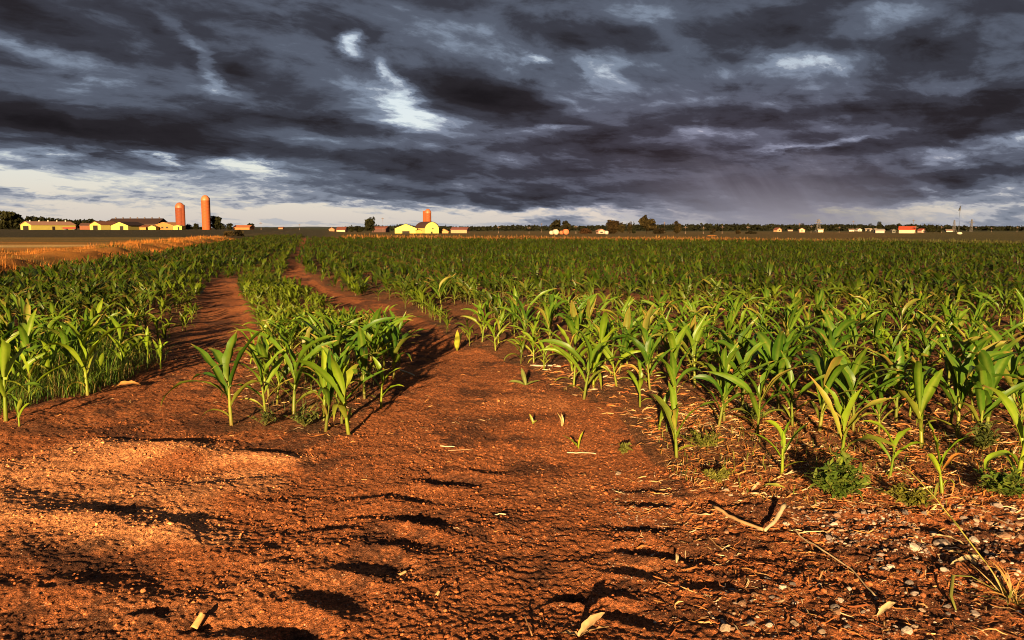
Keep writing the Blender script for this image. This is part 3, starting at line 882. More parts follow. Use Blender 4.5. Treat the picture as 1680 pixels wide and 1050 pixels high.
# every other plant of the field
def field_points():
    r = np.random.default_rng(11)
    pts = []
    # headland rows, sown across
    for k in range(1, 11):
        y0 = 3.62 + 0.54 * k
        xs = np.arange(-1.0, 9.0, 0.175)
        xs = xs + r.normal(0, 0.03, len(xs)); ys = y0 + 0.16 * (1.2 - xs) * 0.6 + r.normal(0, 0.05, len(xs))
        for x, y in zip(xs, ys):
            pts.append((x, y, 0))
    # long rows
    for vi in np.arange(-6.0, 110.0, 0.75):
        us = np.arange(3.0, 128.0, 0.145)
        us = us + r.normal(0, 0.04, len(us)); vs = vi + r.normal(0, 0.035, len(us))
        x = us * UD[0] + vs * VD[0]; y = us * UD[1] + vs * VD[1]
        pts += list(zip(x, y, np.ones(len(us))))
    # left and middle blocks stand thicker
    for vi in np.arange(-8.2, 2.2, 0.36):
        us = np.arange(3.0, 24.0, 0.20)
        us = us + r.normal(0, 0.05, len(us)); vs = vi + r.normal(0, 0.07, len(us))
        x = us * UD[0] + vs * VD[0]; y = us * UD[1] + vs * VD[1]
        pts += list(zip(x, y, np.full(len(us), 2)))
    # along the tracks, away from the camera, the sowing is ragged and thick
    nn = 3600
    us = r.uniform(11, 95, nn); vs = r.uniform(-4.0, 2.4, nn)
    pts += list(zip(us * UD[0] + vs * VD[0], us * UD[1] + vs * VD[1], np.full(nn, 3)))
    nn = 1500
    us = r.uniform(6.6, 17, nn); vs = r.uniform(-2.4, 1.6, nn)
    pts += list(zip(us * UD[0] + vs * VD[0], us * UD[1] + vs * VD[1], np.full(nn, 4)))
    P = np.array(pts)
    x, y, kind = P.T
    px, py = to_pix(x, y)
    jx = px + 9.0 * fbm(x * 1.3, y * 0.5, 3, seed=160) * (np.hypot(x, y) > 5.5)
    L = in_poly(jx, py, POLY_LEFT); Mi = in_poly(jx, py, POLY_MID); R = in_poly(jx, py, POLY_RIGHT)
    zone = np.where(L, 1, np.where(Mi, 2, np.where(R, 3, 0)))
    D = np.hypot(x, y)
    _, v = uv(x, y)
    ok = (zone > 0) & (y > 2) & (v > -6.0) & (px > -500) & (px < 2250)
    ok &= ~((kind == 0) & (zone != 3)) & ~((kind == 1) & (zone == 3) & (D < 8.9)) & ~((kind == 0) & (D > 8.9))
    ok &= ~((kind == 2) & (zone == 3)) & ~((kind == 1) & (zone != 3) & (D < 22)) & ~((kind == 2) & (D >= 22))
    ok &= ~((D < 7) & (zone == 1) & (px > 120) & (py > 640))
    ok &= ~((kind == 4) & ((zone != 2) | (D < 7.0)))
    # misses and gaps
    gap = fbm(x / 1.1, y / 1.1, 2, seed=140)
    ok &= r.random(len(x)) > np.where(gap > 0.45, 0.55, 0.06)
    thin = np.where(D > 60, 0.5, np.where(D > 35, 0.3, 0.0))
    ok &= r.random(len(x)) > thin
    for tx, ty in taken:
        ok &= np.hypot(x - tx, y - ty) > 0.13
    x, y, zone, D, px, py = x[ok], y[ok], zone[ok], D[ok], px[ok], py[ok]
    # heights by block, lower at the edges of the tracks
    h = np.select([zone == 1, zone == 2, zone == 3], [0.46, 0.50, 0.50])
    h = h * np.where(zone == 3, np.interp(D, [4, 7, 12, 25, 60], [0.86, 0.82, 0.68, 0.56, 0.54]), 1)
    h = np.where(zone == 2, np.interp(D, [4.2, 5.8, 6.8, 7.8, 10, 16, 30], [0.42, 0.43, 0.37, 0.26, 0.23, 0.23, 0.26]), h)
    h = np.where(zone == 1, np.interp(D, [4.2, 6.0, 9, 14, 30], [0.38, 0.41, 0.37, 0.31, 0.30]), h)
    dt = np.minimum.reduce([np.abs(x - f_ltl(y)), np.abs(x - f_rtr(y))])
    rim = (dt < 0.55) & (D < 22)
    h = np.where(rim, h * np.interp(dt, [0, 0.55], [0.55, 0.92]), h)
    h = h * r.uniform(0.72, 1.18, len(h)) * (1 + 0.24 * fbm(x / 1.7, y / 1.7, 2, seed=150))
    yel = np.clip(np.where(rim, 0.55, 0.10) + np.where((zone == 2) & (D > 7.5), 0.4, 0) + 0.35 * fbm(x / 2.2, y / 2.2, 2, seed=155) + r.normal(0, 0.1, len(h)), 0, 1)
    return x, y, zone, D, px, py, h, yel, rim

fx, fy, fzone, fD, fpx, fpy, fh, fyel, frim = field_points()
seen = (fpx > -15) & (fpx < 1695) & (fpy < 1060)
size = np.where(seen, fh / fD, -1)
order = np.argsort(-size)
n_ind = 300 - len(NAMED) - 4
indiv = order[:n_ind]
LAB = {3: "green corn plant among the crowded rows of the broad field behind the gravel", 2: "corn plant inside the clump between the two wheel tracks",
       1: "corn plant in the weedy field behind the sandy heap"}
GRP = {3: RIGHT_G, 2: MID_G, 1: LEFT_G}
for i in indiv:
    z = int(fzone[i]); hh = fh[i]
    if hh < 0.33 or fyel[i] > 0.5:
        fam = short
    elif z == 3 and rr.random() < 0.45 and fD[i] < 7.5:
        fam = broad
    else:
        fam = tall
    k = rr.choice(fam)
    if frim[i] and z == 3:
        lab, grp = "stunted yellowish corn plant along the outer edge of the rutted track", RIM_G
    elif z == 2 and fD[i] > 7.0:
        lab, grp = "short pale corn plant on the narrow strip between the tracks", STRIP_G
    else:
        lab, grp = LAB[z], GRP[z]
    k.place(float(fx[i]), float(fy[i]), rr.uniform(0, 6.28), float(hh / k.h), lab, grp)

# the rest of the crop is one mass
def lod_variants(detail, n, nl, h, ws, seed):
    out = []
    for k in range(n):
        st, lv = corn_design(seed + k, h, nl, yellow=0.0, detail=detail, dead=0.08, wscale=ws)
        V = [st[0]]; F = [st[1]]; C = [st[2]]; off = len(st[0])
        for a, b, c in lv:
            V.append(a); F.append(b + off); C.append(c); off += len(a)
        out.append((np.vstack(V) / h, np.vstack(F), np.vstack(C)))
    return out

def far_variants(n, nl, seed, ws=1.0):
    """Distant plants: a handful of folded blades."""
    out = []
    for k in range(n):
        r = np.random.default_rng(seed + k)
        V = []; F = []; C = []; off = 0
        for j in range(nl):
            f = j / (nl - 1)
            a, b, c = leaf_geo(r, r.uniform(0.7, 0.95), 0.15 * ws, r.uniform(0, 6.28), np.array((0, 0, 0.05 + 0.3 * f)), math.radians(50 + 32 * f), math.radians(r.uniform(60, 130) * (1 - 0.4 * f)),
                               r.normal(0, 0.4), 0.6, 0.05, 3, 2, GREEN * r.uniform(0.8, 1.25), 0.1, 1.4)
            V.append(a); F.append(b + off); C.append(c); off += len(a)
        out.append((np.vstack(V), np.vstack(F), np.vstack(C)))
    return out

def scatter(name, mat, variants, x, y, z, rz, s, vid, tones=None, tilt=None, smooth=True):
    """One mesh holding copies of the variants."""
    VV = []; FF = []; CC = []; off = 0
    for k, (v, f, c) in enumerate(variants):
        idx = np.where(vid == k)[0]
        if len(idx) == 0:
            continue
        cs, sn = np.cos(rz[idx]), np.sin(rz[idx])
        S = s[idx] if s.ndim == 2 else np.repeat(s[idx][:, None], 3, 1)
        vx = v[None, :, 0] * S[:, 0:1]; vy = v[None, :, 1] * S[:, 1:2]; vz = v[None, :, 2] * S[:, 2:3]
        X = vx * cs[:, None] - vy * sn[:, None] + x[idx][:, None]
        Y = vx * sn[:, None] + vy * cs[:, None] + y[idx][:, None]
        Z = vz + z[idx][:, None]
        VV.append(np.stack([X, Y, Z], -1).reshape(-1, 3).astype(np.float32))
        FF.append((f[None] + (np.arange(len(idx)) * len(v))[:, None, None]).reshape(-1, f.shape[1]) + off)
        c2 = np.broadcast_to(c[None], (len(idx),) + c.shape)
        if tones is not None:
            c2 = tones(c2, idx)
        CC.append(c2.reshape(-1, 3).astype(np.float32))
        off += len(idx) * len(v)
    me = new_mesh(name, np.vstack(VV), np.vstack(FF), mat, np.clip(np.vstack(CC), 0, 1), smooth)
    return link(name, me)

def build_crop_mass():
    r = np.random.default_rng(21)
    mask = np.ones(len(fx), bool); mask[indiv] = False
    ids = np.where(mask)[0]
    x, y, h, D, yel = fx[ids], fy[ids], fh[ids], fD[ids], fyel[ids]
    z = gh(x, y)
    variants = lod_variants(0.55, 6, 6, 0.5, 1.15, 900) + far_variants(6, 7, 940) + far_variants(5, 5, 960, 1.3)
    vid = np.where(D < 13, r.integers(0, 6, len(x)), np.where(D < 34, 6 + r.integers(0, 6, len(x)), 12 + r.integers(0, 5, len(x))))
    h = np.where(D > 34, h * 1.08, h)
    br = r.uniform(0.55, 1.25, len(x)) * np.interp(D, [5, 14, 40], [0.80, 0.44, 0.27])  # shade over the far field is put into leaf colour, darker with distance
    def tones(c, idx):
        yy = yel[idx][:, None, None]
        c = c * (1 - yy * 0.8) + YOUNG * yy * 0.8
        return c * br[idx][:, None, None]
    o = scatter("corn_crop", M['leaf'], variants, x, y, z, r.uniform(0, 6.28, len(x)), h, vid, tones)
    tag(o, "rows of young corn running to the far edge of the field", None, None, 'stuff')
    print("crop plants", len(x), "faces", len(o.data.polygons))
build_crop_mass()
# ------------------------------------------------------------------ litter, stones, weeds
def vc_material(rough=0.85, spec=0.2, speck=0.0, scale=60.0, transl=0.0, bump=0.0, gain=1.0):
    def b(N):
        c = tint(N)
        oi = N.new("ShaderNodeObjectInfo")
        tc = N.new("ShaderNodeTexCoord")
        nrm = None
        f = N.math('MULTIPLY_ADD', oi.outputs["Random"], 0.3 * gain, 0.85 * gain)
        if speck or bump:
            n = N.noise(tc.outputs["Object"], scale, 5.0, 0.62)
            f = N.math('MULTIPLY', f, N.math('MULTIPLY_ADD', N.math('SUBTRACT', n, 0.5), 2.0 * speck, 1.0))
            if bump:
                bn = N.new("ShaderNodeBump"); bn.inputs["Strength"].default_value = 0.8; bn.inputs["Distance"].default_value = bump
                N.link(n, bn.inputs["Height"]); nrm = bn.outputs[0]
        c = N.mix(1.0, c, N.xyz(f, f, f), 'MULTIPLY')
        p = principled(N, c, rough, nrm, spec)
        if transl:
            t = N.new("ShaderNodeBsdfTranslucent"); N.link(c, t.inputs["Color"])
            mx = N.new("ShaderNodeMixShader"); mx.inputs[0].default_value = transl
            N.link(p, mx.inputs[1]); N.link(t.outputs[0], mx.inputs[2])
            return mx.outputs[0]
        return p
    return b

M['straw'] = material("dry_straw", vc_material(0.7, 0.25, 0.5, 45.0, 0.15, gain=0.72))
M['weed'] = material("weed_green", vc_material(0.6, 0.25, 0.3, 30.0, 0.25, gain=0.72))
M['stone'] = material("field_stone", vc_material(0.9, 0.2, 0.55, 70.0, 0.0, 0.004, 0.8))
M['crumb'] = material("soil_crumb", vc_material(1.0, 0.1, 0.7, 120.0, 0.0, 0.003))

def ico(sub=1):
    t = (1 + 5 ** 0.5) / 2
    v = [(-1, t, 0), (1, t, 0), (-1, -t, 0), (1, -t, 0), (0, -1, t), (0, 1, t), (0, -1, -t), (0, 1, -t), (t, 0, -1), (t, 0, 1), (-t, 0, -1), (-t, 0, 1)]
    f = [(0, 11, 5), (0, 5, 1), (0, 1, 7), (0, 7, 10), (0, 10, 11), (1, 5, 9), (5, 11, 4), (11, 10, 2), (10, 7, 6), (7, 1, 8), (3, 9, 4), (3, 4, 2), (3, 2, 6), (3, 6, 8), (3, 8, 9), (4, 9, 5), (2, 4, 11), (6, 2, 10), (8, 6, 7), (9, 8, 1)]
    v = [np.array(q, float) / math.sqrt(1 + t * t) for q in v]
    for _ in range(sub):
        cache = {}; nf = []
        def mid(a, b):
            k = (min(a, b), max(a, b))
            if k not in cache:
                m = v[a] + v[b]; v.append(m / np.linalg.norm(m)); cache[k] = len(v) - 1
            return cache[k]
        for a, b, c in f:
            ab, bc, ca = mid(a, b), mid(b, c), mid(c, a)
            nf += [(a, ab, ca), (b, bc, ab), (c, ca, bc), (ab, bc, ca)]
        f = nf
    return np.array(v), np.array(f)

def rock_shape(seed, sub, rough=0.25, flat=0.6):
    r = np.random.default_rng(seed)
    v, f = ico(sub)
    d = np.ones(len(v))
    for _ in range(9):                       # chop flat facets
        n = r.normal(0, 1, 3); n /= np.linalg.norm(n); k = r.uniform(0.55, 0.92)
        dots = v @ n
        d = np.minimum(d, np.where(dots > 0.05, k / np.maximum(dots, 0.05), 9))
    d *= 1 + rough * 0.35 * fbm(v[:, 0] * 2 + seed, v[:, 1] * 2 + v[:, 2] * 1.7, 3, seed=seed % 50)
    v = v * d[:, None] * np.array((1, r.uniform(0.65, 0.95), flat * r.uniform(0.8, 1.2)))
    return v, f

def strip_variants(n, seed, nseg=3, curl=1.0, wid=0.06):
    """Scraps of dry leaf and stem one unit long, lying more or less flat."""
    out = []
    for k in range(n):
        r = np.random.default_rng(seed + k)
        t = np.linspace(0, 1, nseg + 1)
        a = r.normal(0, 0.5) * curl + np.cumsum(r.normal(0, 0.45 * curl, nseg + 1))
        x = np.concatenate([[0], np.cumsum(np.cos(a[:-1]))]) / nseg; y = np.concatenate([[0], np.cumsum(np.sin(a[:-1]))]) / nseg
        z = 0.02 + np.abs(np.cumsum(r.normal(0, 0.16 * curl, nseg + 1))) * 0.55 * np.sin(np.pi * np.clip(t + r.uniform(-.4, .3), 0, 1))
        w = wid * r.uniform(0.4, 1.6) * np.sqrt(np.clip(1 - (2 * t - 1) ** 4, 0.05, 1))
        tw = r.normal(0, 0.8) + t * r.normal(0, 1.2)
        nx, ny = -np.sin(a), np.cos(a)
        sd = np.stack([nx * np.cos(tw), ny * np.cos(tw), np.sin(tw)], 1) * w[:, None] / 2
        P = np.stack([x - 0.5, y, z], 1)
        V = np.stack([P - sd, P + sd], 1).reshape(-1, 3)
        i = np.arange(nseg) * 2
        F = np.stack([i, i + 1, i + 3, i + 2], 1)
        out.append((V, F, np.ones((len(V), 3))))
    return out

def blade_variants(n, seed, nseg=3, wid=0.03, bend=0.6, spread=0.0):
    """Upright grass blades one unit tall."""
    out = []
    for k in range(n):
        r = np.random.default_rng(seed + k)
        t = np.linspace(0, 1, nseg + 1)
        b = r.uniform(0.1, 1.0) * bend
        x = b * t ** 2; z = t * (1 - 0.28 * b * t)
        w = wid * (1 - t ** 1.5) + 0.001
        V = np.stack([np.stack([x, -w / 2, z], 1), np.stack([x, w / 2, z], 1)], 1).reshape(-1, 3)
        i = np.arange(nseg) * 2
        F = np.stack([i, i + 1, i + 3, i + 2], 1)
        c = np.ones((len(V), 3)); 
        out.append((V, F, c))
    return out

def points_in(polys, n, r, depth=None):
    """Random ground points whose photo position falls in the outlines, even over the ground."""
    ox, oy = [], []
    allp = np.array([q for p in polys for q in p], float)
    gx = [on_ground(a, max(b, 384)) for a, b in allp]
    xs = [g[0] for g in gx]; ys = [g[1] for g in gx]
    got = 0
    for _ in range(400):
        x = r.uniform(min(xs), max(xs), n * 2); y = r.uniform(min(ys), max(ys), n * 2)
        px, py = to_pix(x, y)
        m = np.zeros(len(x), bool)
        for p in polys:
            m |= in_poly(px, py, p)
        ox.append(x[m]); oy.append(y[m]); got += int(m.sum())
        if got >= n:
            break
    x = np.concatenate(ox)[:n]; y = np.concatenate(oy)[:n]
    return x, y

def palette(r, n, cols, var=0.25):
    c = np.array(cols)[r.integers(0, len(cols), n)]
    return c * r.uniform(1 - var, 1 + var, (n, 1))

def tone_by(cs):
    return lambda c, idx: c * cs[idx][:, None, :]

def build_litter():
    r = np.random.default_rng(31)
    strips = strip_variants(14, 400, 4, 1.0, 0.07) + strip_variants(6, 430, 4, 0.35, 0.05)
    # thick mulch under the front row
    A = [(1040, 690), (1120, 660), (1400, 690), (1720, 720), (1900, 830), (1700, 850), (1500, 850), (1280, 835), (1120, 790)]
    B = [(980, 760), (1300, 800), (1900, 840), (2100, 1060), (1100, 1060), (1050, 900)]
    C = [(850, 600), (1700, 600), (1900, 720), (1060, 720), (940, 660)]
    E = [(520, 700), (700, 600), (800, 590), (1000, 690), (1040, 760), (1000, 1000), (600, 800)]
    G = [(280, 560), (420, 560), (420, 700), (330, 690), (60, 700), (240, 630)]
    sets = [(A, 9000, (0.015, 0.10)), (B, 2600, (0.015, 0.085)), (C, 2600, (0.03, 0.16)), (E, 420, (0.01, 0.07)), (G, 420, (0.01, 0.08)),
            ([(366, 712), (575, 720), (660, 600), (500, 560), (400, 600)], 700, (0.03, 0.12))]
    X, Y, S, K = [], [], [], []
    for p, n, (a, b) in sets:
        x, y = points_in([p], n, r)
        X.append(x); Y.append(y); S.append(r.uniform(a, b, len(x)) * r.uniform(0.5, 1, len(x)))
    # thinner with distance through the whole crop
    x, y = points_in([POLY_RIGHT], 6000, r); d = np.hypot(x, y); k = d < 22
    X.append(x[k]); Y.append(y[k]); S.append(r.uniform(0.05, 0.2, k.sum()))
    x = np.concatenate(X); y = np.concatenate(Y); s = np.concatenate(S)
    cs = palette(r, len(x), [(0.52, 0.20, 0.055), (0.44, 0.15, 0.04), (0.34, 0.10, 0.03), (0.60, 0.34, 0.13), (0.56, 0.24, 0.07), (0.20, 0.07, 0.025), (0.66, 0.48, 0.26)])
    o = scatter("straw_litter", M['straw'], strips, x, y, gh(x, y), r.uniform(0, 6.28, len(x)), s, r.integers(0, len(strips), len(x)), tone_by(cs), smooth=False)
    tag(o, "dry orange leaf scraps and straw lying over the soil", None, None, 'stuff')

    # gravel: every small stone
    rocks = []
    for k in range(8):
        v, f = rock_shape(500 + k, 1)
        rocks.append((v, f, np.ones((len(v), 3))))
    GA = [(990, 770), (1120, 770), (1300, 830), (1700, 830), (2100, 900), (2200, 1070), (1060, 1070), (990, 900)]
    GB = [(1290, 830), (1480, 840), (1540, 900), (1500, 915), (1330, 880)]
    GC = [(1540, 820), (1760, 830), (1900, 960), (1640, 960), (1560, 880)]
    GD = [(1140, 960), (1300, 950), (1800, 980), (1900, 1070), (1180, 1070)]
    GE = [(1000, 790), (1100, 790), (1110, 860), (1020, 860)]
    X, Y, S = [], [], []
    for p, n, a, b in ((GA, 1000, .0025, .007), (GB, 560, .004, .013), (GC, 700, .004, .015), (GD, 360, .003, .009), (GE, 140, .003, .009),
                       ([(600, 620), (1000, 680), (1000, 1060), (300, 1060), (480, 760)], 260, .002, .006)):
        x, y = points_in([p], n, r)
        X.append(x); Y.append(y); S.append(r.uniform(a, b, len(x)) ** 1.0 * r.uniform(0.55, 1, len(x)))
    x = np.concatenate(X); y = np.concatenate(Y); s = np.concatenate(S)
    cs = palette(r, len(x), [(0.27, 0.18, 0.13), (0.19, 0.13, 0.10), (0.34, 0.21, 0.13), (0.12, 0.085, 0.07), (0.46, 0.34, 0.25), (0.26, 0.11, 0.05)])
    o = scatter("gravel", M['stone'], rocks, x, y, gh(x, y) - s * 0.05, r.uniform(0, 6.28, len(x)), s, r.integers(0, 8, len(x)), tone_by(cs), smooth=False)
    tag(o, "small grey stones scattered over the field corner", None, None, 'stuff')

    # crumbs of soil
    SA = [(-500, 700), (250, 690), (480, 730), (900, 640), (1100, 760), (1800, 830), (2200, 1075), (-700, 1075)]
    x, y = points_in([SA], 34000, r)
    lump = fbm(x * 2.2, y * 2.2, 4, 0.6, seed=170)
    keep = r.random(len(x)) < np.clip(0.5 + 0.6 * lump, 0.12, 1)
    x, y, lump = x[keep], y[keep], lump[keep]
    s = 0.0022 + 0.0052 * r.random(len(x)) ** 3 * np.where(x > 0.6, 1.5, 1)
    s = np.where(r.random(len(x)) < np.where(lump > 0.3, 0.022, 0.002), r.uniform(0.007, 0.015, len(x)), s)
    base = ground_tint(x, y)
    cs = base * r.uniform(0.3, 1.25, (len(x), 1))
    rocks2 = []
    for k in range(6):
        v, f = rock_shape(540 + k, 1, 1.4, 0.6)
        rocks2.append((v, f, np.ones((len(v), 3))))
    o = scatter("soil_crumbs", M['crumb'], rocks2, x, y, gh(x, y) + s * 0.15, r.uniform(0, 6.28, len(x)), s, r.integers(0, 6, len(x)), tone_by(cs), smooth=False)
    tag(o, "loose crumbs of red soil", None, None, 'stuff')
build_litter()

# stones large enough to point at
def build_stones():
    r = np.random.default_rng(44)
    protos = []
    for k in range(7):
        v, f = rock_shape(560 + k, 3, 0.35)
        protos.append(new_mesh("stone", v, f, M['stone'], np.ones((len(v), 3)) * 0.5, False))
    tints = [(0.30, 0.23, 0.19), (0.19, 0.15, 0.13), (0.40, 0.28, 0.19), (0.30, 0.16, 0.09), (0.56, 0.46, 0.36)]
    meshes = {}
    def mesh_for(k, t):
        if (k, t) not in meshes:
            me = protos[k].copy()
            a = me.color_attributes["tint"]
            c = np.ones((len(me.vertices), 4), np.float32); c[:, :3] = tints[t]
            a.data.foreach_set("color", c.ravel())
            meshes[(k, t)] = me
        return meshes[(k, t)]
    named = [(1064, 828, 15, 3, "pale round stone on the churned soil beside the rutted track"),
             (1192, 873, 14, 3, "brown pebble lying against the bent dry stalk"), (1174, 856, 9, 2, "small tan pebble above the brown one by the dry stalk"),
             (1192, 806, 14, 2, "pale angular stone of the small heap on the field corner"), (1198, 817, 9, 2, "lower stone of the small heap on the field corner"), (1186, 801, 8, 4, "flat stone topping the small heap on the field corner"),
             (1014, 778, 13, 2, "buff stone in dark soil where the bare headland ends"), (1380, 985, 14, 4, "white stone lying alone on bare brown soil"),
             (1488, 1037, 22, 4, "large white stone at the bottom edge of the gravel corner"), (1600, 1010, 18, 0, "grey stone close to the dry grass tussock"),
             (1545, 893, 26, 0, "broad grey rock in the gravel patch"), (1634, 828, 18, 0, "grey stone poking up at the top of the gravel patch"),
             (1500, 906, 24, 4, "long cream coloured stone in the gravel patch"), (1360, 884, 14, 0, "grey stone at the near end of the gravel strip"),
             (1598, 890, 20, 4, "white flat stone under a curled dry leaf"), (1645, 880, 22, 3, "reddish brown stone among grey ones in the gravel patch"),
             (1190, 1035, 22, 2, "half buried tan stone at the bottom of the picture's stony corner"), (855, 885, 5, 4, "tiny white pebble on the smooth track sand"),
             (1020, 905, 8, 4, "pale pebble inside a tyre hollow"), (1290, 862, 12, 4, "white chip of stone close to the tip of the bent stalk")]
    for (px, py, sp, t, label) in named:
        x, y = on_ground(px, py, gz(*on_ground(px, py)))
        s = sp / FPX * math.hypot(x, y) * 0.50
        o = link("stone", mesh_for(int(r.integers(0, 7)), t), None, (x, y, gz(x, y) + s * 0.12), (r.normal(0, .2), r.normal(0, .2), r.uniform(0, 6.28)), s)
        tag(o, label.replace("bottom of the picture's", "very front of the"), "stone", "larger stones of the gravel corner")
    x, y = points_in([[(1290, 820), (1480, 840), (1560, 830), (1700, 830), (1690, 1045), (1150, 1045), (1200, 930), (1400, 960), (1420, 905)]], 95, r)
    for a, b in zip(x, y):
        s = r.uniform(0.008, 0.017)
        o = link("stone", mesh_for(int(r.integers(0, 7)), int(r.choice([0, 1, 1, 2, 3, 4]))), None, (float(a), float(b), gz(a, b) + s * 0.08), (r.normal(0, .3), r.normal(0, .3), r.uniform(0, 6.28)), float(s))
        tag(o, "grey or tan stone among many like it in the gravel corner", "stone", "common stones of the gravel corner")
build_stones()

def tube_geo(pts, rads, ns=7, flat=1.0):
    P = np.array(pts, float); n = len(P)
    T = np.gradient(P, axis=0); T /= np.linalg.norm(T, axis=1)[:, None]
    up = np.array((0, 0, 1.0))
    S = np.cross(T, up); S /= np.maximum(np.linalg.norm(S, axis=1), 1e-6)[:, None]
    B = np.cross(S, T)
    th = np.arange(ns) / ns * 2 * math.pi
    R = np.array(rads)[:, None, None]
    V = P[:, None, :] + R * (S[:, None, :] * np.cos(th)[None, :, None] + B[:, None, :] * np.sin(th)[None, :, None] * flat)
    V = V.reshape(-1, 3)
    i = np.arange(n - 1)[:, None] * ns; j = np.arange(ns)[None, :]; j2 = (j + 1) % ns
    F = np.stack([i + j, i + j2, i + ns + j2, i + ns + j], -1).reshape(-1, 4).tolist()
    F += [tuple(range(ns))[::-1], tuple(range((n - 1) * ns, n * ns))]
    return V, [tuple(q) for q in F]

def ground_path(pixels, lift=0.008, sub=5):
    """A path over the soil through photo points (column, row, extra height)."""
    g = []
    for q in pixels:
        x, y = on_ground(q[0], q[1], gz(*on_ground(q[0], q[1])))
        g.append((x, y, q[2] if len(q) > 2 else 0.0))
    out = []
    for a, b in zip(g[:-1], g[1:]):
        for k in range(sub):
            t = k / sub
            out.append(tuple(a[i] * (1 - t) + b[i] * t for i in range(3)))
    out.append(g[-1])
    z = [gz(p[0], p[1]) for p in out]
    z = [max(z[max(0, k - 1):k + 2]) for k in range(len(z))]
    return [(p[0], p[1], zz + lift + p[2]) for p, zz in zip(out, z)]

def stem_thing(name, pixels, r0, r1, color, label, cat, lift=0.008, parent=None, flat=1.0):
    pts = ground_path(pixels, lift)
    n = len(pts)
    rad = [(r0 + (r1 - r0) * k / (n - 1)) * (1 + 0.12 * math.sin(k * 2.1)) for k in range(n)]
    V, F = tube_geo(pts, rad, 8, flat)
    c = np.ones((len(V), 3)) * np.array(color)
    c *= (0.85 + 0.3 * np.repeat(np.random.default_rng(len(V)).random(n), 8))[:, None]
    o0 = Vector(pts[0])
    V = V - np.array(o0)
    me = new_mesh(name, V, F, M['straw'], c, True)
    o = link(name, me, parent, None if parent is not None else o0)
    if parent is not None:
        o.location = o0 - parent.location
    if label:
        tag(o, label, cat)
    return o

st = empty("dry_stalk", ground_path([(1170, 842), (1250, 877)])[0])
tag(st, "thick pale corn stalk snapped into a shallow V on the soil", "dry stalk")
def stalk_part(name, pixels, r0, r1, color, lift=0.012):
    stem_thing(name, pixels, r0, r1, color, None, None, lift, st)
stalk_part("stem", [(1170, 842, 0.016), (1212, 863, 0.010), (1252, 878, 0.002)], 0.0068, 0.0058, (0.50, 0.30, 0.13))
stalk_part("snapped_end", [(1254, 877, 0.002), (1270, 868, 0.022), (1286, 856, 0.045)], 0.0055, 0.0095, (0.58, 0.43, 0.25))
stem_thing("straw", [(1300, 872, 0.0), (1312, 888, 0.012), (1350, 912, 0.012), (1397, 938, 0.004), (1440, 985, 0.0)], 0.0032, 0.0022, (0.62, 0.44, 0.24), "long thin straw curving across the dark soil below the gravel strip", "straw", 0.006)
stem_thing("straw", [(1310, 880, 0.0), (1345, 878, 0.004), (1368, 874, 0.0)], 0.0025, 0.0018, (0.58, 0.40, 0.2), "short straw branching off beside the head of the long thin straw", "straw", 0.005)
stem_thing("straw", [(1160, 880, 0.0), (1186, 908, 0.0)], 0.003, 0.002, (0.45, 0.24, 0.1), "straight brown straw just below the snapped stalk", "straw", 0.004)
stem_thing("straw", [(722, 735, 0.0), (746, 737, 0.0)], 0.003, 0.0025, (0.60, 0.42, 0.24), "short pale straw lying across the track above the tyre prints", "straw", 0.004)
stem_thing("straw", [(735, 742, 0.0), (775, 740, 0.0)], 0.002, 0.0018, (0.48, 0.28, 0.14), "thin reddish twig lying across the track", "twig", 0.004)
stem_thing("straw", [(930, 748, 0.0), (955, 745, 0.0), (978, 747, 0)], 0.003, 0.0025, (0.62, 0.45, 0.28), "pale straw lying at the foot of the lone sprout", "straw", 0.004)
stem_thing("straw", [(812, 843, 0.0), (830, 845, 0.0)], 0.0022, 0.002, (0.66, 0.5, 0.3), "tiny bright straw on smooth sand beside the tyre prints", "straw", 0.003)
stem_thing("straw", [(870, 602, 0.0), (920, 606, 0.0)], 0.007, 0.006, (0.55, 0.42, 0.28), "pale broken stalk lying among plants at the edge of the broad field", "straw", 0.006)
stem_thing("straw", [(655, 608, 0.0), (680, 618, 0.0)], 0.006, 0.005, (0.62, 0.52, 0.4), "whitish stalk bit lying on the track beside the clump", "straw", 0.006)
stem_thing("straw", [(1420, 668, 0.02), (1480, 655, 0.0)], 0.007, 0.006, (0.5, 0.3, 0.14), "old brown stalk lying between the corn rows", "straw", 0.01)
stem_thing("straw", [(1490, 804, 0.0), (1530, 803, 0.0)], 0.003, 0.003, (0.66, 0.48, 0.26), "straight straw lying in front of the yellow seedling", "straw", 0.012)
stem_thing("straw", [(860, 1018, 0.01), (873, 1046, 0.0)], 0.0025, 0.002, (0.45, 0.22, 0.09), "thin brown twig stuck in the soil near the torn husk", "twig", 0.003)

def dry_leaf(name, px, py, length, width, az, label, cat, e0=0.3, droop=0.6, twist=0.8, color=None, seed=1):
    r = np.random.default_rng(seed)
    x, y = on_ground(px, py, gz(*on_ground(px, py)))
    col = np.array((0.55, 0.36, 0.15)) if color is None else np.array(color)
    V, F, C = leaf_geo(r, length, width, az, np.array((0, 0, 0.004)), e0, droop, twist, 0.5, 0.12, 10, 5, col, 0.0, 1.3, 0.0)
    C = np.clip(C, 0, 1); C = col * (0.75 + 0.5 * r.random((len(C), 1)) * 0.6)
    return V, F, C, (x, y, gz(x, y))

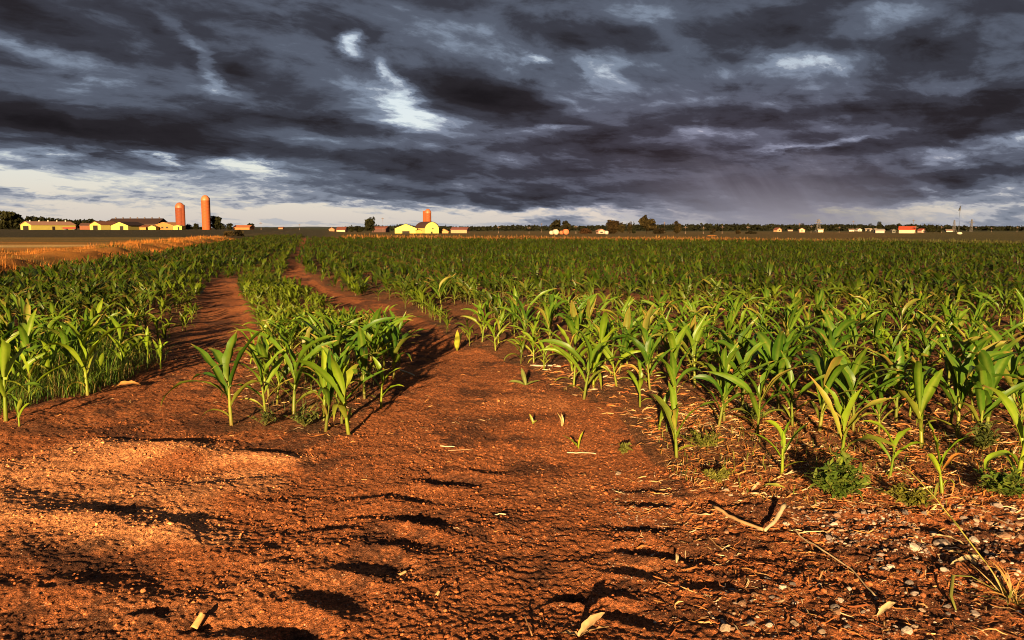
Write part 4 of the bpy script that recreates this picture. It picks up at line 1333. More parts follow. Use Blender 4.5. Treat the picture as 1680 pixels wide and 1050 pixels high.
hk = None
for i, (az, L, W, e0, dr, tw) in enumerate([(0.45, 0.10, 0.028, 0.9, 0.9, 0.6), (0.15, 0.085, 0.022, 0.5, 0.4, -0.8), (2.7, 0.06, 0.026, 0.15, 0.3, 0.4)]):
    V, F, C, loc = dry_leaf("husk_blade", 950, 1046, L, W, az, None, None, e0, dr, tw, (0.58, 0.36, 0.16), 60 + i)
    if hk is None:
        hk = empty("torn_husk", loc); tag(hk, "torn dry husk with two raised blades at the very front", "husk")
    link("husk_blade", new_mesh("husk_blade", V, F, M['straw'], C, True), hk)

def chunk(name, px, py, L, W, T, az, tiltz, color, label, cat):
    """A splinter of stalk: half a tube with a torn end."""
    r = np.random.default_rng(px)
    n, ns = 8, 9
    t = np.linspace(0, 1, n)
    th = np.linspace(-0.2, math.pi + 0.2, ns)
    V = []
    for k in range(n):
        w = W / 2 * (1 - 0.25 * t[k])
        for q in th:
            jag = (r.random() * 0.14 if k == n - 1 else 0)
            V.append(((t[k] - jag) * L, math.cos(q) * w, math.sin(q) * T))
        
    V = np.array(V)
    i = np.arange(n - 1)[:, None] * ns; j = np.arange(ns - 1)[None, :]
    F = np.stack([i + j, i + j + 1, i + ns + j + 1, i + ns + j], -1).reshape(-1, 4)
    C = np.array(color) * (0.8 + 0.35 * r.random((len(V), 1)))
    x, y = on_ground(px, py, gz(*on_ground(px, py)))
    me = new_mesh(name, V, F, M['straw'], C, True)
    o = link(name, me, None, (x, y, gz(x, y) + 0.004), (0, -tiltz, az))
    md = o.modifiers.new("thickness", 'SOLIDIFY'); md.thickness = 0.0018
    return tag(o, label, cat)
chunk("stalk_chip", 318, 1024, 0.050, 0.024, 0.012, 1.15, 0.65, (0.62, 0.34, 0.12), "orange stalk chip standing out of a dark hole in the soil", "stalk chip")
chunk("stalk_chip", 655, 942, 0.026, 0.012, 0.005, 0.6, 0.2, (0.60, 0.36, 0.15), "small tan chip lying in the tyre prints", "stalk chip")
chunk("stalk_chip", 716, 979, 0.016, 0.012, 0.006, 1.0, 0.5, (0.55, 0.32, 0.14), "round edged chip half sunk in the soil below the tyre prints", "stalk chip")

# curled dead leaves in the gravel corner
for k, (px, py, L, W, az, label) in enumerate([
        (1580, 895, 0.11, 0.022, 2.6, "pale dead leaf curling over the white flat stone"), (1560, 930, 0.13, 0.02, 0.1, "twisted dry leaf lying flat below the gravel patch"),
        (1600, 930, 0.10, 0.03, 1.9, "broad bleached leaf shred standing up beside the grass tussock"), (1110, 925, 0.07, 0.012, 1.3, "crescent shaped dead leaf lying alone on smooth brown soil"),
        (180, 640, 0.20, 0.05, 0.25, "orange brown fallen corn leaf at the foot of the weeds"), (1440, 1010, 0.10, 0.018, 0.5, "tan dead leaf lying along the front of the stony corner"),
        (1250, 800, 0.10, 0.02, -0.6, "fallen greenish leaf tip beside the corner seedling")]):
    V, F, C, loc = dry_leaf("dead_leaf", px, py, L, W, az, None, None, 0.5, 0.9, 0.9, (0.60, 0.44, 0.22) if k != 4 else (0.50, 0.22, 0.06), 80 + k)
    if k == 6: C = C * 0 + np.array((0.25, 0.26, 0.04))
    o = link("dead_leaf", new_mesh("dead_leaf", V, F, M['straw'], C, True), None, loc)
    tag(o, label, "dead leaf")

# sprouts on the bare headland
def sprout(px, py, hp, n, tone, label, cat="sprout", name="sprout", seed=3, spread=0.5):
    x, y = on_ground(px, py, gz(*on_ground(px, py)))
    h = hp / FPX * math.hypot(x, y)
    r = np.random.default_rng(seed)
    root = empty(name, (x, y, gz(x, y)))
    for k in range(n):
        e0 = math.radians(r.uniform(62, 85)) - spread * (k > 0) * 0.8
        V, F, C = leaf_geo(r, h * r.uniform(0.75, 1.1), h * 0.24, r.uniform(0, 6.28), np.array((0, 0, -0.004)), e0, r.uniform(0.2, 1.1), r.normal(0, 0.4), 0.7, 0.06, 8, 5, np.array(tone), 0.1)
        link("leaf", new_mesh("leaf", V, F, M['leaf'], C, True), root)
    return tag(root, label, cat)
sprout(950, 738, 36, 2, (0.22, 0.28, 0.02), "lone upright green sprout on the bare headland", seed=4)
sprout(922, 698, 26, 2, (0.50, 0.38, 0.16), "bleached pale sprout standing on the bare headland", seed=5)
sprout(874, 694, 22, 2, (0.26, 0.26, 0.04), "tiny olive sprout nearest the rutted track", seed=6)
sprout(750, 578, 38, 3, (0.28, 0.30, 0.03), "isolated yellow sprout at the outer track edge", seed=7)
sprout(862, 630, 34, 4, (0.10, 0.12, 0.03), "withered dark seedling at the outer track edge", seed=8, spread=1.0)

def weed_bush(px, py, hp, wp, nb, tones, label, seed, name="weed_bush", leaflen=0.3, cat="weed", group=None):
    """A leafy weed: branching stems with many small leaves."""
    r = np.random.default_rng(seed)
    x, y = on_ground(px, py, gz(*on_ground(px, py)))
    D = math.hypot(x, y); h = hp / FPX * D; w = wp / FPX * D / 2
    root = empty(name, (x, y, gz(x, y)))
    SV, SF, so = [], [], 0
    LV, LF, LC, lo = [], [], [], 0
    for b in range(nb):
        a = r.uniform(0, 6.28); rr_ = math.sqrt(r.random()) * w
        tip = np.array((math.cos(a) * rr_, math.sin(a) * rr_, h * (1 - 0.45 * (rr_ / w) ** 2) * r.uniform(0.65, 1.05)))
        t = np.linspace(0, 1, 6)[:, None]
        P = tip * np.array((1, 1, 0)) * t ** 1.3 + np.array((0, 0, 1)) * tip[2] * t
        V, F = tube_geo(P, [0.0022 * (1 - 0.6 * k / 5) for k in range(6)], 5)
        SV.append(V); SF += [tuple(i + so for i in f) for f in F]; so += len(V)
        for k in range(16):
            q = r.uniform(0.25, 1.0)
            c = tip * np.array((1, 1, 0)) * q ** 1.3 + np.array((0, 0, 1)) * tip[2] * q
            V, F, C = leaf_geo(r, h * leaflen * r.uniform(0.5, 1.1), h * leaflen * 0.30, r.uniform(0, 6.28), c, r.uniform(0.1, 1.2), r.uniform(0.2, 1.4), r.normal(0, .5), 0.4, 0.05, 3, 3, np.array(tones[int(r.integers(0, len(tones)))]) * r.uniform(0.7, 1.2), 0.0)
            LV.append(V); LF.append(F + lo); LC.append(C); lo += len(V)
    link("stem", new_mesh("stem", np.vstack(SV), SF, M['weed'], np.ones((so, 3)) * np.array((0.16, 0.14, 0.03)), True), root)
    link("foliage", new_mesh("foliage", np.vstack(LV), np.vstack(LF), M['weed'], np.vstack(LC), True), root)
    return tag(root, label, cat, group)
WG = [(0.07, 0.14, 0.015), (0.12, 0.20, 0.02), (0.17, 0.22, 0.025)]
weed_bush(1375, 822, 72, 84, 34, WG, "bushy green weed in the front row, largest weed on the orange litter", 1)
weed_bush(1490, 832, 34, 84, 16, [(0.20, 0.20, 0.02), (0.28, 0.24, 0.03)], "low yellowish weed between the bushy weed and the gravel", 2, leaflen=0.45)
weed_bush(1650, 815, 42, 90, 22, WG, "low green weed mat under the last front row seedling", 3, leaflen=0.4)
weed_bush(1150, 735, 30, 80, 14, [(0.16, 0.18, 0.02), (0.22, 0.20, 0.03)], "thin weed sprawling beside the corner seedling", 4, leaflen=0.4)
weed_bush(1022, 748, 26, 26, 6, [(0.2, 0.2, 0.03)], "small pale weed on the bare corner beside dark soil", 5, leaflen=0.4)
weed_bush(1612, 740, 46, 50, 16, [(0.05, 0.07, 0.02), (0.09, 0.11, 0.02)], "dark weed round the foot of the plant with the yellow whorl leaf", 6, leaflen=0.3)
weed_bush(1240, 690, 34, 60, 12, [(0.10, 0.12, 0.02), (0.05, 0.08, 0.02)], "sprawling dark weed under the second row", 7, leaflen=0.35)
weed_bush(500, 700, 34, 60, 14, [(0.07, 0.10, 0.02), (0.12, 0.13, 0.03)], "low weed tangled among stalk feet at the clump front", 8, leaflen=0.35)
weed_bush(435, 700, 30, 60, 10, [(0.06, 0.08, 0.02), (0.12, 0.11, 0.03)], "small weed at the clump front beside the leaf that bends over the track", 9, leaflen=0.35)
weed_bush(1180, 795, 24, 60, 12, [(0.30, 0.26, 0.05), (0.24, 0.24, 0.03)], "scattered yellow weed sprigs above the small heap of stones", 10, leaflen=0.5)

# tall seeding grass and its tussock in the stony corner
def tussock():
    r = np.random.default_rng(9)
    x, y = on_ground(1660, 985, gz(*on_ground(1660, 985)))
    root = empty("grass_tussock", (x, y, gz(x, y)))
    tag(root, "dry grass tussock with one long bent green stem in the stony corner", "grass tussock")
    BV, BF, BC, bo = [], [], [], 0
    for k in range(46):
        tone = [(0.52, 0.26, 0.07), (0.62, 0.42, 0.18), (0.44, 0.16, 0.05), (0.20, 0.20, 0.04)][int(r.integers(0, 4))]
        V, F, C = leaf_geo(r, r.uniform(0.06, 0.20), r.uniform(0.003, 0.008), r.uniform(0, 6.28), np.array((r.normal(0, .012), r.normal(0, .012), 0)), r.uniform(0.2, 1.4), r.uniform(0.2, 1.6), r.normal(0, .4), 0.4, 0.1, 6, 3, np.array(tone), 0.2)
        BV.append(V); BF.append(F + bo); BC.append(C); bo += len(V)
    link("blades", new_mesh("blades", np.vstack(BV), np.vstack(BF), M['straw'], np.vstack(BC), True), root)
    # the tall bent stem leans away and to the side
    P = [(0, 0, 0), (-0.035, 0.06, 0.08), (-0.085, 0.14, 0.17), (-0.13, 0.22, 0.25), (-0.165, 0.29, 0.30), (-0.19, 0.34, 0.335)]
    V, F = tube_geo(P, [0.0026, 0.0024, 0.0022, 0.002, 0.0016, 0.0012], 6)
    link("stem", new_mesh("stem", V, F, M['weed'], np.ones((len(V), 3)) * np.array((0.34, 0.30, 0.05)), True), root)
    for k, (q, az, L) in enumerate([(2, 2.2, 0.10), (3, 0.9, 0.08), (1, 2.9, 0.12)]):
        V, F, C = leaf_geo(r, L, 0.009, az, np.array(P[q]), 0.9, 1.2, 0.3, 0.4, 0.05, 6, 3, np.array((0.26, 0.26, 0.04)), 0.3)
        link("leaf", new_mesh("leaf", V, F, M['weed'], C, True), root)
    # long low blade that kinks down towards the viewer
    P = [(-0.02, 0.02, 0.02), (-0.09, 0.06, 0.055), (-0.15, 0.055, 0.06), (-0.195, -0.02, 0.03), (-0.215, -0.10, 0.006)]
    V, F = tube_geo(P, [0.002, 0.004, 0.0055, 0.005, 0.001], 6, 0.35)
    link("bent_blade", new_mesh("bent_blade", V, F, M['weed'], np.ones((len(V), 3)) * np.array((0.26, 0.26, 0.05)), True), root)
tussock()

# rank weeds under the corn beside the sandy heap, and grass in the crop
def build_weeds():
    r = np.random.default_rng(71)
    bl = blade_variants(14, 600, 3, 0.020, 1.5)
    A = [(-500, 706), (0, 690), (60, 670), (150, 654), (230, 620), (276, 594), (250, 566), (120, 560), (0, 566), (-600, 600)]
    x, y = points_in([A], 44000, r)
    cl = fbm(x * 2.5, y * 2.5, 3, seed=180)
    k = r.random(len(x)) < np.clip(0.55 + 1.1 * cl, 0.06, 1)
    px, py = to_pix(x, y)
    k &= r.random(len(x)) < sstep(270, 150, px) + 0.25
    x, y = x[k], y[k]
    s0 = (0.06 + 0.23 * r.random(len(x)) ** 1.3) * (1 + 0.3 * fbm(x * 1.5, y * 1.5, 2, seed=185))
    px2, py2 = to_pix(x, y)
    s0 = s0 * (0.6 + 0.4 * sstep(260, 160, px2))
    c0 = palette(r, len(x), [(0.09, 0.17, 0.014), (0.13, 0.23, 0.018), (0.05, 0.11, 0.010), (0.17, 0.24, 0.02), (0.08, 0.15, 0.012), (0.26, 0.20, 0.05)])
    B = [(430, 690), (560, 690), (640, 610), (560, 560), (430, 590)]
    x1, y1 = points_in([B], 1300, r)
    s1 = r.uniform(0.04, 0.11, len(x1)); c1 = palette(r, len(x1), [(0.05, 0.08, 0.012), (0.09, 0.10, 0.02), (0.22, 0.14, 0.04)])
    x = np.concatenate([x, x1]); y = np.concatenate([y, y1]); s = np.concatenate([s0, s1]); cs = np.concatenate([c0, c1])
    S = np.stack([s, s * 1.0, s], 1)
    o = scatter("weeds", M['weed'], bl, x, y, gh(x, y), r.uniform(0, 6.28, len(x)), S, r.integers(0, 10, len(x)), tone_by(cs))
    tag(o, "thick fine leaved weeds under the corn", None, None, 'stuff')
    # small green growth over the litter
    x, y = points_in([[(1060, 700), (1700, 720), (1800, 830), (1280, 830), (1100, 780)]], 900, r)
    s = r.uniform(0.015, 0.06, len(x))
    cs = palette(r, len(x), [(0.20, 0.20, 0.03), (0.12, 0.16, 0.02), (0.46, 0.22, 0.05)])
    o = scatter("grass_sprigs", M['weed'], blade_variants(8, 640, 3, 0.10, 0.9), x, y, gh(x, y), r.uniform(0, 6.28, len(x)), s, r.integers(0, 8, len(x)), tone_by(cs))
    tag(o, "small grass sprigs coming through the litter", None, None, 'stuff')
build_weeds()

def build_dry_grass():
    r = np.random.default_rng(75)
    # ditch bank: along the crop edge
    n = 110000
    u = 8 + 120 * r.random(n) ** 1.7; v = -6.2 - 5.0 * r.random(n) ** 1.3
    v = v - np.interp(u, [8, 16, 24, 60], [0.9, 0.5, 0.2, 0])
    x = u * UD[0] + v * VD[0]; y = u * UD[1] + v * VD[1]
    cl = fbm(x * 0.55, y * 0.55, 4, 0.6, seed=190)
    k = r.random(n) < np.clip(0.5 + 1.0 * cl, 0.03, 1)
    x, y, u, cl, v = x[k], y[k], u[k], cl[k], v[k]
    k2 = (u < 62) | (r.random(len(u)) < sstep(88, 62, u) * 0.8)
    x, y, u, cl, v = x[k2], y[k2], u[k2], cl[k2], v[k2]
    s = (0.03 + 0.075 * r.random(len(x))) * np.clip(1 + 1.3 * cl, 0.3, 2.4) * np.interp(u, [15, 60], [1.0, 1.5])
    wide = 0.9 + u / 40.0
    S = np.stack([s, s * wide, s], 1)
    bl = blade_variants(12, 660, 3, 0.035, 1.7)
    cs = palette(r, len(x), [(0.46, 0.18, 0.028), (0.38, 0.125, 0.018), (0.52, 0.24, 0.045), (0.26, 0.09, 0.014), (0.42, 0.14, 0.02)])
    cs = cs * 0.35 + np.array((0.42, 0.15, 0.023)) * 0.65
    cs = cs * np.clip(0.62 + 0.9 * cl, 0.14, 1.3)[:, None]
    gm = (fbm(x * 0.35 + 5, y * 0.35, 3, seed=196) > 0.25) | (u < 16)
    cs = np.where(gm[:, None] & (r.random(len(x)) < 0.65)[:, None], np.array((0.09, 0.085, 0.014)) * r.uniform(.6, 1.3, (len(x), 1)), cs)
    rz = r.normal(0.2, 1.2, len(x))
    # strip at the far edge of the broad field and rough grass behind it
    m = 16000
    col = r.uniform(-60, 1760, m); row = crop_far_row(col) - 0.15 - 4.0 * r.random(m) ** 1.6
    row = np.maximum(row, 380.0)
    px = np.where(col < 560, 560 + r.uniform(0, 1100, m), col)
    row = crop_far_row(px) - 0.15 - 3.6 * r.random(m) ** 1.6
    gx = []; gy = []
    X = (px - 840) / FPX; Yc = -(row - 525) / FPX
    dz = -SP + Yc * CP; t = -H / dz
    gx = X * t; gy = (CP + Yc * SP) * t
    ok = (gy > 20) & (gy < 260)
    gx, gy, px = gx[ok], gy[ok], px[ok]
    D = np.hypot(gx, gy)
    s2 = r.uniform(0.25, 0.65, len(gx)) * (1 + 0.5 * fbm(gx / 6, gy / 6, 3, seed=200))
    S2 = np.stack([s2 * 0.7, s2 * (1 + D / 22.0), s2 * 0.7], 1)
    c2 = palette(r, len(gx), [(0.20, 0.08, 0.016), (0.15, 0.06, 0.012), (0.09, 0.05, 0.012), (0.28, 0.13, 0.03)])
    gr = r.random(len(gx)) < sstep(1150, 1500, px)
    c2 = np.where(gr[:, None], np.array((0.075, 0.07, 0.014)) * r.uniform(.5, 1.3, (len(gx), 1)), c2)
    x = np.concatenate([x, gx]); y = np.concatenate([y, gy]); S = np.vstack([S, S2]); cs = np.vstack([cs, c2]); rz = np.concatenate([rz, r.uniform(0, 6.28, len(gx))])
    o = scatter("dry_grass", M['straw'], bl, x, y, gh(x, y), rz, S, r.integers(0, 12, len(x)), tone_by(cs))
    tag(o, "long dry orange grass on the ditch bank and along the far field edge", None, None, 'stuff')
build_dry_grass()
# ------------------------------------------------------------------ farms, trees and poles along the horizon
M['paint'] = material("painted_boards", vc_material(0.75, 0.25, 0.25, 0.9, gain=0.55))
M['masonry'] = material("silo_blocks", vc_material(0.9, 0.15, 0.35, 0.8, gain=0.66))
M['leafmass'] = material("tree_foliage", vc_material(0.9, 0.05, 0.0, 1.0, 0.12, gain=0.75))
M['bark'] = material("bark", vc_material(0.95, 0.1, 0.5, 2.0))
M['metal'] = material("weathered_metal", vc_material(0.55, 0.5, 0.2, 3.0, gain=0.66))

def at(px, py, Y):
    x, y, z = pix_dir(px, py)
    return x / y * Y, H + z / y * Y

def msh(name, V, F, mat, color, parent=None, smooth=False, loc=None, rz=None):
    V = np.array(V, float)
    me = new_mesh(name, V, [tuple(int(i) for i in f) for f in F], M[mat], np.ones((len(V), 3)) * np.array(color), smooth)
    return link(name, me, parent, loc, None if rz is None else (0, 0, rz))

def box_vf(x0, x1, y0, y1, z0, z1):
    V = [(x0, y0, z0), (x1, y0, z0), (x1, y1, z0), (x0, y1, z0), (x0, y0, z1), (x1, y0, z1), (x1, y1, z1), (x0, y1, z1)]
    F = [(0, 3, 2, 1), (4, 5, 6, 7), (0, 1, 5, 4), (1, 2, 6, 5), (2, 3, 7, 6), (3, 0, 4, 7)]
    return V, F

def boxes(*bs):
    V, F = [], []
    for b in bs:
        v, f = box_vf(*b); F += [tuple(i + len(V) for i in q) for q in f]; V += v
    return V, F

def barn(name, px, Y, w, L, eave, ridge, yaw, wall, roof, label, cat, gambrel=False, doors=(), side_doors=(), vents=0, windows=(), side_windows=(), base=None, group=None, dx=0):
    """A barn: its gable end stands at photo column px and depth Y, its ridge runs back for L metres, turned by yaw."""
    X, _ = at(px, 370, Y)
    z0 = (gz(X, Y) if base is None else base)
    root = empty(name, (X + dx, Y, z0), math.radians(yaw))
    tag(root, label, cat, group)
    prof = [(-w / 2, eave), (0, ridge), (w / 2, eave)]
    if gambrel:
        prof = [(-w / 2, eave), (-w * 0.40, eave + (ridge - eave) * 0.46), (-w * 0.21, eave + (ridge - eave) * 0.84), (0, ridge), (w * 0.21, eave + (ridge - eave) * 0.84), (w * 0.40, eave + (ridge - eave) * 0.46), (w / 2, eave)]
    outline = [(-w / 2, -1.0)] + prof + [(w / 2, -1.0)]
    n = len(outline)
    V = [(x, 0, z) for x, z in outline] + [(x, L, z) for x, z in outline]
    F = [tuple(range(n)), tuple(range(2 * n - 1, n - 1, -1))] + [(i, i + n, (i + 1) % n + n, (i + 1) % n) for i in range(n)]
    msh("wall", V, F, 'paint', wall, root)
    t = 0.16; o = 0.35
    RV, RF = [], []
    up = [(x * (1 + 2 * o / w), z + 0.06 - (0.18 if abs(x) == w / 2 else 0)) for x, z in prof]
    m = len(up)
    for yy in (-o, L + o):
        RV += [(x, yy, z) for x, z in up] + [(x, yy, z + t) for x, z in up]
    for i in range(m - 1):
        a = i; b = i + 1
        RF += [(a + m, b + m, b + 3 * m, a + 3 * m), (a, a + 2 * m, b + 2 * m, b), (a, b, b + m, a + m), (a + 2 * m, a + 3 * m, b + 3 * m, b + 2 * m)]
    RF += [(0, m, 3 * m, 2 * m), (m - 1, 3 * m - 1, 4 * m - 1, 2 * m - 1)]
    rf = msh("roof", RV, RF, 'paint', roof, root)
    for (x0, x1, z1) in doors:
        d = msh("door", *boxes((x0, x1, -0.05, 0.05, 0.0, z1)), 'paint', (0.022, 0.014, 0.01), root)
        msh("door_frame", *boxes((x0 - 0.2, x0, -0.08, 0.04, 0, z1 + 0.2), (x1, x1 + 0.2, -0.08, 0.04, 0, z1 + 0.2), (x0, x1, -0.08, 0.04, z1, z1 + 0.2)), 'paint', tuple(0.75 * c for c in wall), d)
    for (y0, y1, z1) in side_doors:
        msh("door", *boxes((w / 2 - 0.05, w / 2 + 0.06, y0, y1, 0.0, z1)), 'paint', (0.03, 0.015, 0.012), root)
    for (x0, x1, z0_, z1) in windows:
        msh("window", *boxes((x0, x1, -0.06, 0.05, z0_, z1)), 'paint', (0.03, 0.03, 0.02), root)
    for (y0, y1, z0_, z1) in side_windows:
        msh("window", *boxes((w / 2 - 0.05, w / 2 + 0.06, y0, y1, z0_, z1)), 'paint', (0.03, 0.025, 0.02), root)
    for k in range(vents):
        yy = L * (k + 0.5) / vents
        a = np.arange(8) / 8 * 2 * math.pi
        V = [(0.42 * math.cos(q), yy + 0.42 * math.sin(q), ridge + 0.12) for q in a] + [(0.42 * math.cos(q), yy + 0.42 * math.sin(q), ridge + 0.75) for q in a] + [(0, yy, ridge + 1.05)]
        F = [(i, (i + 1) % 8, 8 + (i + 1) % 8, 8 + i) for i in range(8)] + [(8 + i, 8 + (i + 1) % 8, 16) for i in range(8)]
        msh("vent", V, F, 'metal', (0.55, 0.5, 0.42) if vents == 5 else (0.10, 0.06, 0.05), rf)
    return root

CREAM = (0.62, 0.50, 0.12); ROSE = (0.30, 0.16, 0.12); RUST = (0.24, 0.075, 0.03); DARKROOF = (0.040, 0.018, 0.014); OCHRE = (0.50, 0.25, 0.05)
YL = 480.0
barn("barn", 42, YL, 11.6, 27, 3.0, 4.9, -31, CREAM, (0.38, 0.20, 0.14), "cream barn with five white roof vents and a wide dark gable door", "barn", doors=[(-2.9, 3.2, 2.3)], side_doors=[(12.5, 14.2, 2.0)], vents=5)
barn("shed", 134, YL + 25, 7.5, 15.5, 2.6, 4.0, -80, RUST, (0.13, 0.06, 0.045), "low orange walled shed behind the red farm wagon, beside the cream vented barn", "shed", side_doors=[])
# the shed's sunny long wall
barn("barn", 156, YL - 5, 10.2, 12, 3.1, 4.9, -28, CREAM, (0.20, 0.075, 0.04), "small cream barn with brown roof and square dark door, between shed and brown hall", "barn", doors=[(-1.9, 2.4, 2.6)])
barn("barn", 196, YL - 10, 11.6, 15, 2.6, 4.6, -14, CREAM, DARKROOF, "yellow gabled barn with small dark door in front of the long brown hall", "barn", doors=[(0.2, 2.6, 2.2), ])
barn("farm_hall", 268, YL + 30, 13, 35, 3.6, 6.9, 82, (0.07, 0.03, 0.02), DARKROOF, "long dark brown hall with small roof vents near the shorter silo", "farm hall", vents=7, side_windows=[])
barn("shed", 245, YL - 6, 7.5, 4, 1.6, 2.4, 84, OCHRE, RUST, "very low orange lean-to along the brown hall", "shed")
barn("shed", 249, YL - 12, 4.6, 6, 1.6, 2.5, 0, CREAM, (0.35, 0.2, 0.06), "tiny yellow gabled hut between the two orange farm buildings", "shed")
barn("barn", 268, YL - 8, 12.6, 12, 2.4, 4.3, -10, (0.52, 0.22, 0.05), (0.55, 0.27, 0.10), "orange gabled barn beside the shorter silo", "barn", windows=[(-4, -2.6, 0.8, 1.8), (-1.4, 0, 0.8, 1.8), (1.6, 3, 0.8, 1.8)])
barn("milk_house", 291, YL - 14, 5.0, 5, 2.1, 2.6, 0, (0.68, 0.56, 0.10), (0.5, 0.35, 0.12), "bright yellow box-like milk house at the foot of the shorter silo", "outbuilding", doors=[(0.2, 1.0, 1.8)])
barn("farmhouse", 413, YL + 10, 6.0, 10.5, 1.5, 2.6, 80, (0.55, 0.20, 0.06), (0.42, 0.13, 0.05), "low orange roofed house between two dark trees past the taller silo", "house")

def ringed(r0, h, n=28, rings=18):
    V, F = [], []
    th = np.arange(n) / n * 2 * math.pi
    for k in range(rings + 1):
        z = -1 + (h + 1) * k / rings
        for q in th:
            V.append((r0 * math.cos(q), r0 * math.sin(q), z))
    for k in range(rings):
        for i in range(n):
            F.append((k * n + i, k * n + (i + 1) % n, (k + 1) * n + (i + 1) % n, (k + 1) * n + i))
    return V, F

def silo(px, py_top, py_body, Y, wpx, color, domecol, label, chute_ang, chute_r=0.9, group="farm silos on the horizon"):
    X, ztop = at(px, py_top, Y); _, zb = at(px, py_body, Y)
    z0 = gz(X, Y); r0 = wpx / 2 / FPX * Y
    root = empty("silo", (X, Y, z0))
    tag(root, label, "silo", group)
    h = zb - z0; hd = ztop - zb
    V, F = ringed(r0, h)
    b = msh("body", V, F, 'masonry', color, root, True)
    # steel hoops
    HV, HF = [], []
    n = 28; th = np.arange(n) / n * 2 * math.pi
    for k in range(int(h / 0.9)):
        z = 0.5 + k * 0.9; o = len(HV)
        for zz, rr_ in ((z - 0.04, r0), (z - 0.04, r0 + 0.05), (z + 0.04, r0 + 0.05), (z + 0.04, r0)):
            HV += [(rr_ * math.cos(q), rr_ * math.sin(q), zz) for q in th]
        for j in range(3):
            HF += [(o + j * n + i, o + j * n + (i + 1) % n, o + (j + 1) * n + (i + 1) % n, o + (j + 1) * n + i) for i in range(n)]
    msh("hoops", HV, HF, 'metal', tuple(c * 0.55 for c in color), b)
    DV, DF = [], []
    R = 7
    for k in range(R):
        a = k / R * math.pi / 2
        DV += [((r0 + 0.1) * math.cos(a) * math.cos(q), (r0 + 0.1) * math.cos(a) * math.sin(q), h + hd * math.sin(a)) for q in th]
    DV.append((0, 0, h + hd))
    for k in range(R - 1):
        DF += [(k * n + i, k * n + (i + 1) % n, (k + 1) * n + (i + 1) % n, (k + 1) * n + i) for i in range(n)]
    DF += [((R - 1) * n + i, (R - 1) * n + (i + 1) % n, R * n) for i in range(n)]
    d = msh("dome", DV, DF, 'metal', domecol, root, True)
    ca, sa = math.cos(chute_ang), math.sin(chute_ang)
    CV, CF = [], []
    m = 9
    for z in (0, h + hd * 0.55):
        for i in range(m):
            q = -1.9 + 3.8 * i / (m - 1) + chute_ang
            CV.append((ca * r0 + chute_r * math.cos(q), sa * r0 + chute_r * math.sin(q), z))
    CF = [(i, i + 1, m + i + 1, m + i) for i in range(m - 1)] + [tuple(range(m, 2 * m))]
    msh("chute", CV, CF, 'masonry', tuple(c * 0.8 for c in color), root)
    return root
silo(294.5, 332, 341, YL, 14.5, (0.20, 0.048, 0.02), (0.40, 0.12, 0.045), "shorter brick red silo with pale dome in the farm by the brown hall", math.radians(-25), 1.0)
silo(336.5, 320, 329, YL, 13.5, (0.34, 0.085, 0.026), (0.46, 0.14, 0.05), "tallest orange silo, standing alone beside a big dark tree", math.radians(60), 0.7)
silo(702, 342.5, 350, 440.0, 10.5, (0.34, 0.088, 0.03), (0.40, 0.12, 0.045), "single orange silo behind the round roofed yellow barn", math.radians(188), 1.0)

YC = 420.0
barn("barn", 665.5, YC, 11.3, 20, 2.6, 4.9, 6, (0.70, 0.60, 0.13), DARKROOF, "bright yellow gabled barn with low wide dark door near the single silo", "barn", doors=[(-1.8, 2.0, 1.15)])
barn("barn", 708.5, YC - 5, 7.5, 16, 2.9, 5.9, 24, (0.70, 0.62, 0.16), (0.07, 0.03, 0.025), "yellow round roofed barn with a small loft window below the single silo", "barn", gambrel=True, doors=[(-0.5, 0.3, 0.9)], windows=[(0.2, 0.9, 2.1, 2.8)])
barn("shed", 687, YC - 2, 3.4, 5, 1.4, 1.9, 0, (0.55, 0.32, 0.06), RUST, "low ochre link shed between the two yellow barns", "shed")
barn("house", 728, YC + 4, 4.8, 6, 0.9, 2.2, 0, (0.55, 0.27, 0.09), (0.45, 0.2, 0.08), "small orange hut beside the round roofed barn", "house")
barn("house", 768, YC + 20, 6.0, 9.0, 1.9, 3.0, 78, (0.50, 0.30, 0.16), (0.20, 0.07, 0.06), "long orange house with dull red roof past the small orange hut", "house", windows=[])
barn("house", 636, YC + 110, 8, 9.5, 2.6, 3.6, 82, (0.12, 0.05, 0.04), (0.24, 0.08, 0.055), "dull red roofed building among trees behind the yellow gabled barn", "house")
barn("house", 544, YC + 90, 3.4, 3, 1.1, 2.2, 0, (0.50, 0.22, 0.10), (0.35, 0.14, 0.08), "small orange cottage farthest from the yellow barns", "house")
barn("house", 568, YC + 60, 5, 5.2, 1.3, 2.9, 84, (0.62, 0.40, 0.24), (0.20, 0.06, 0.04), "white walled cottage with dark red roof beside a small conifer", "house")
barn("house", 465, YL + 240, 3.2, 4, 1.0, 1.8, 80, (0.45, 0.20, 0.1), (0.25, 0.1, 0.06), "tiny far cottage in front of the bluish hills", "house")

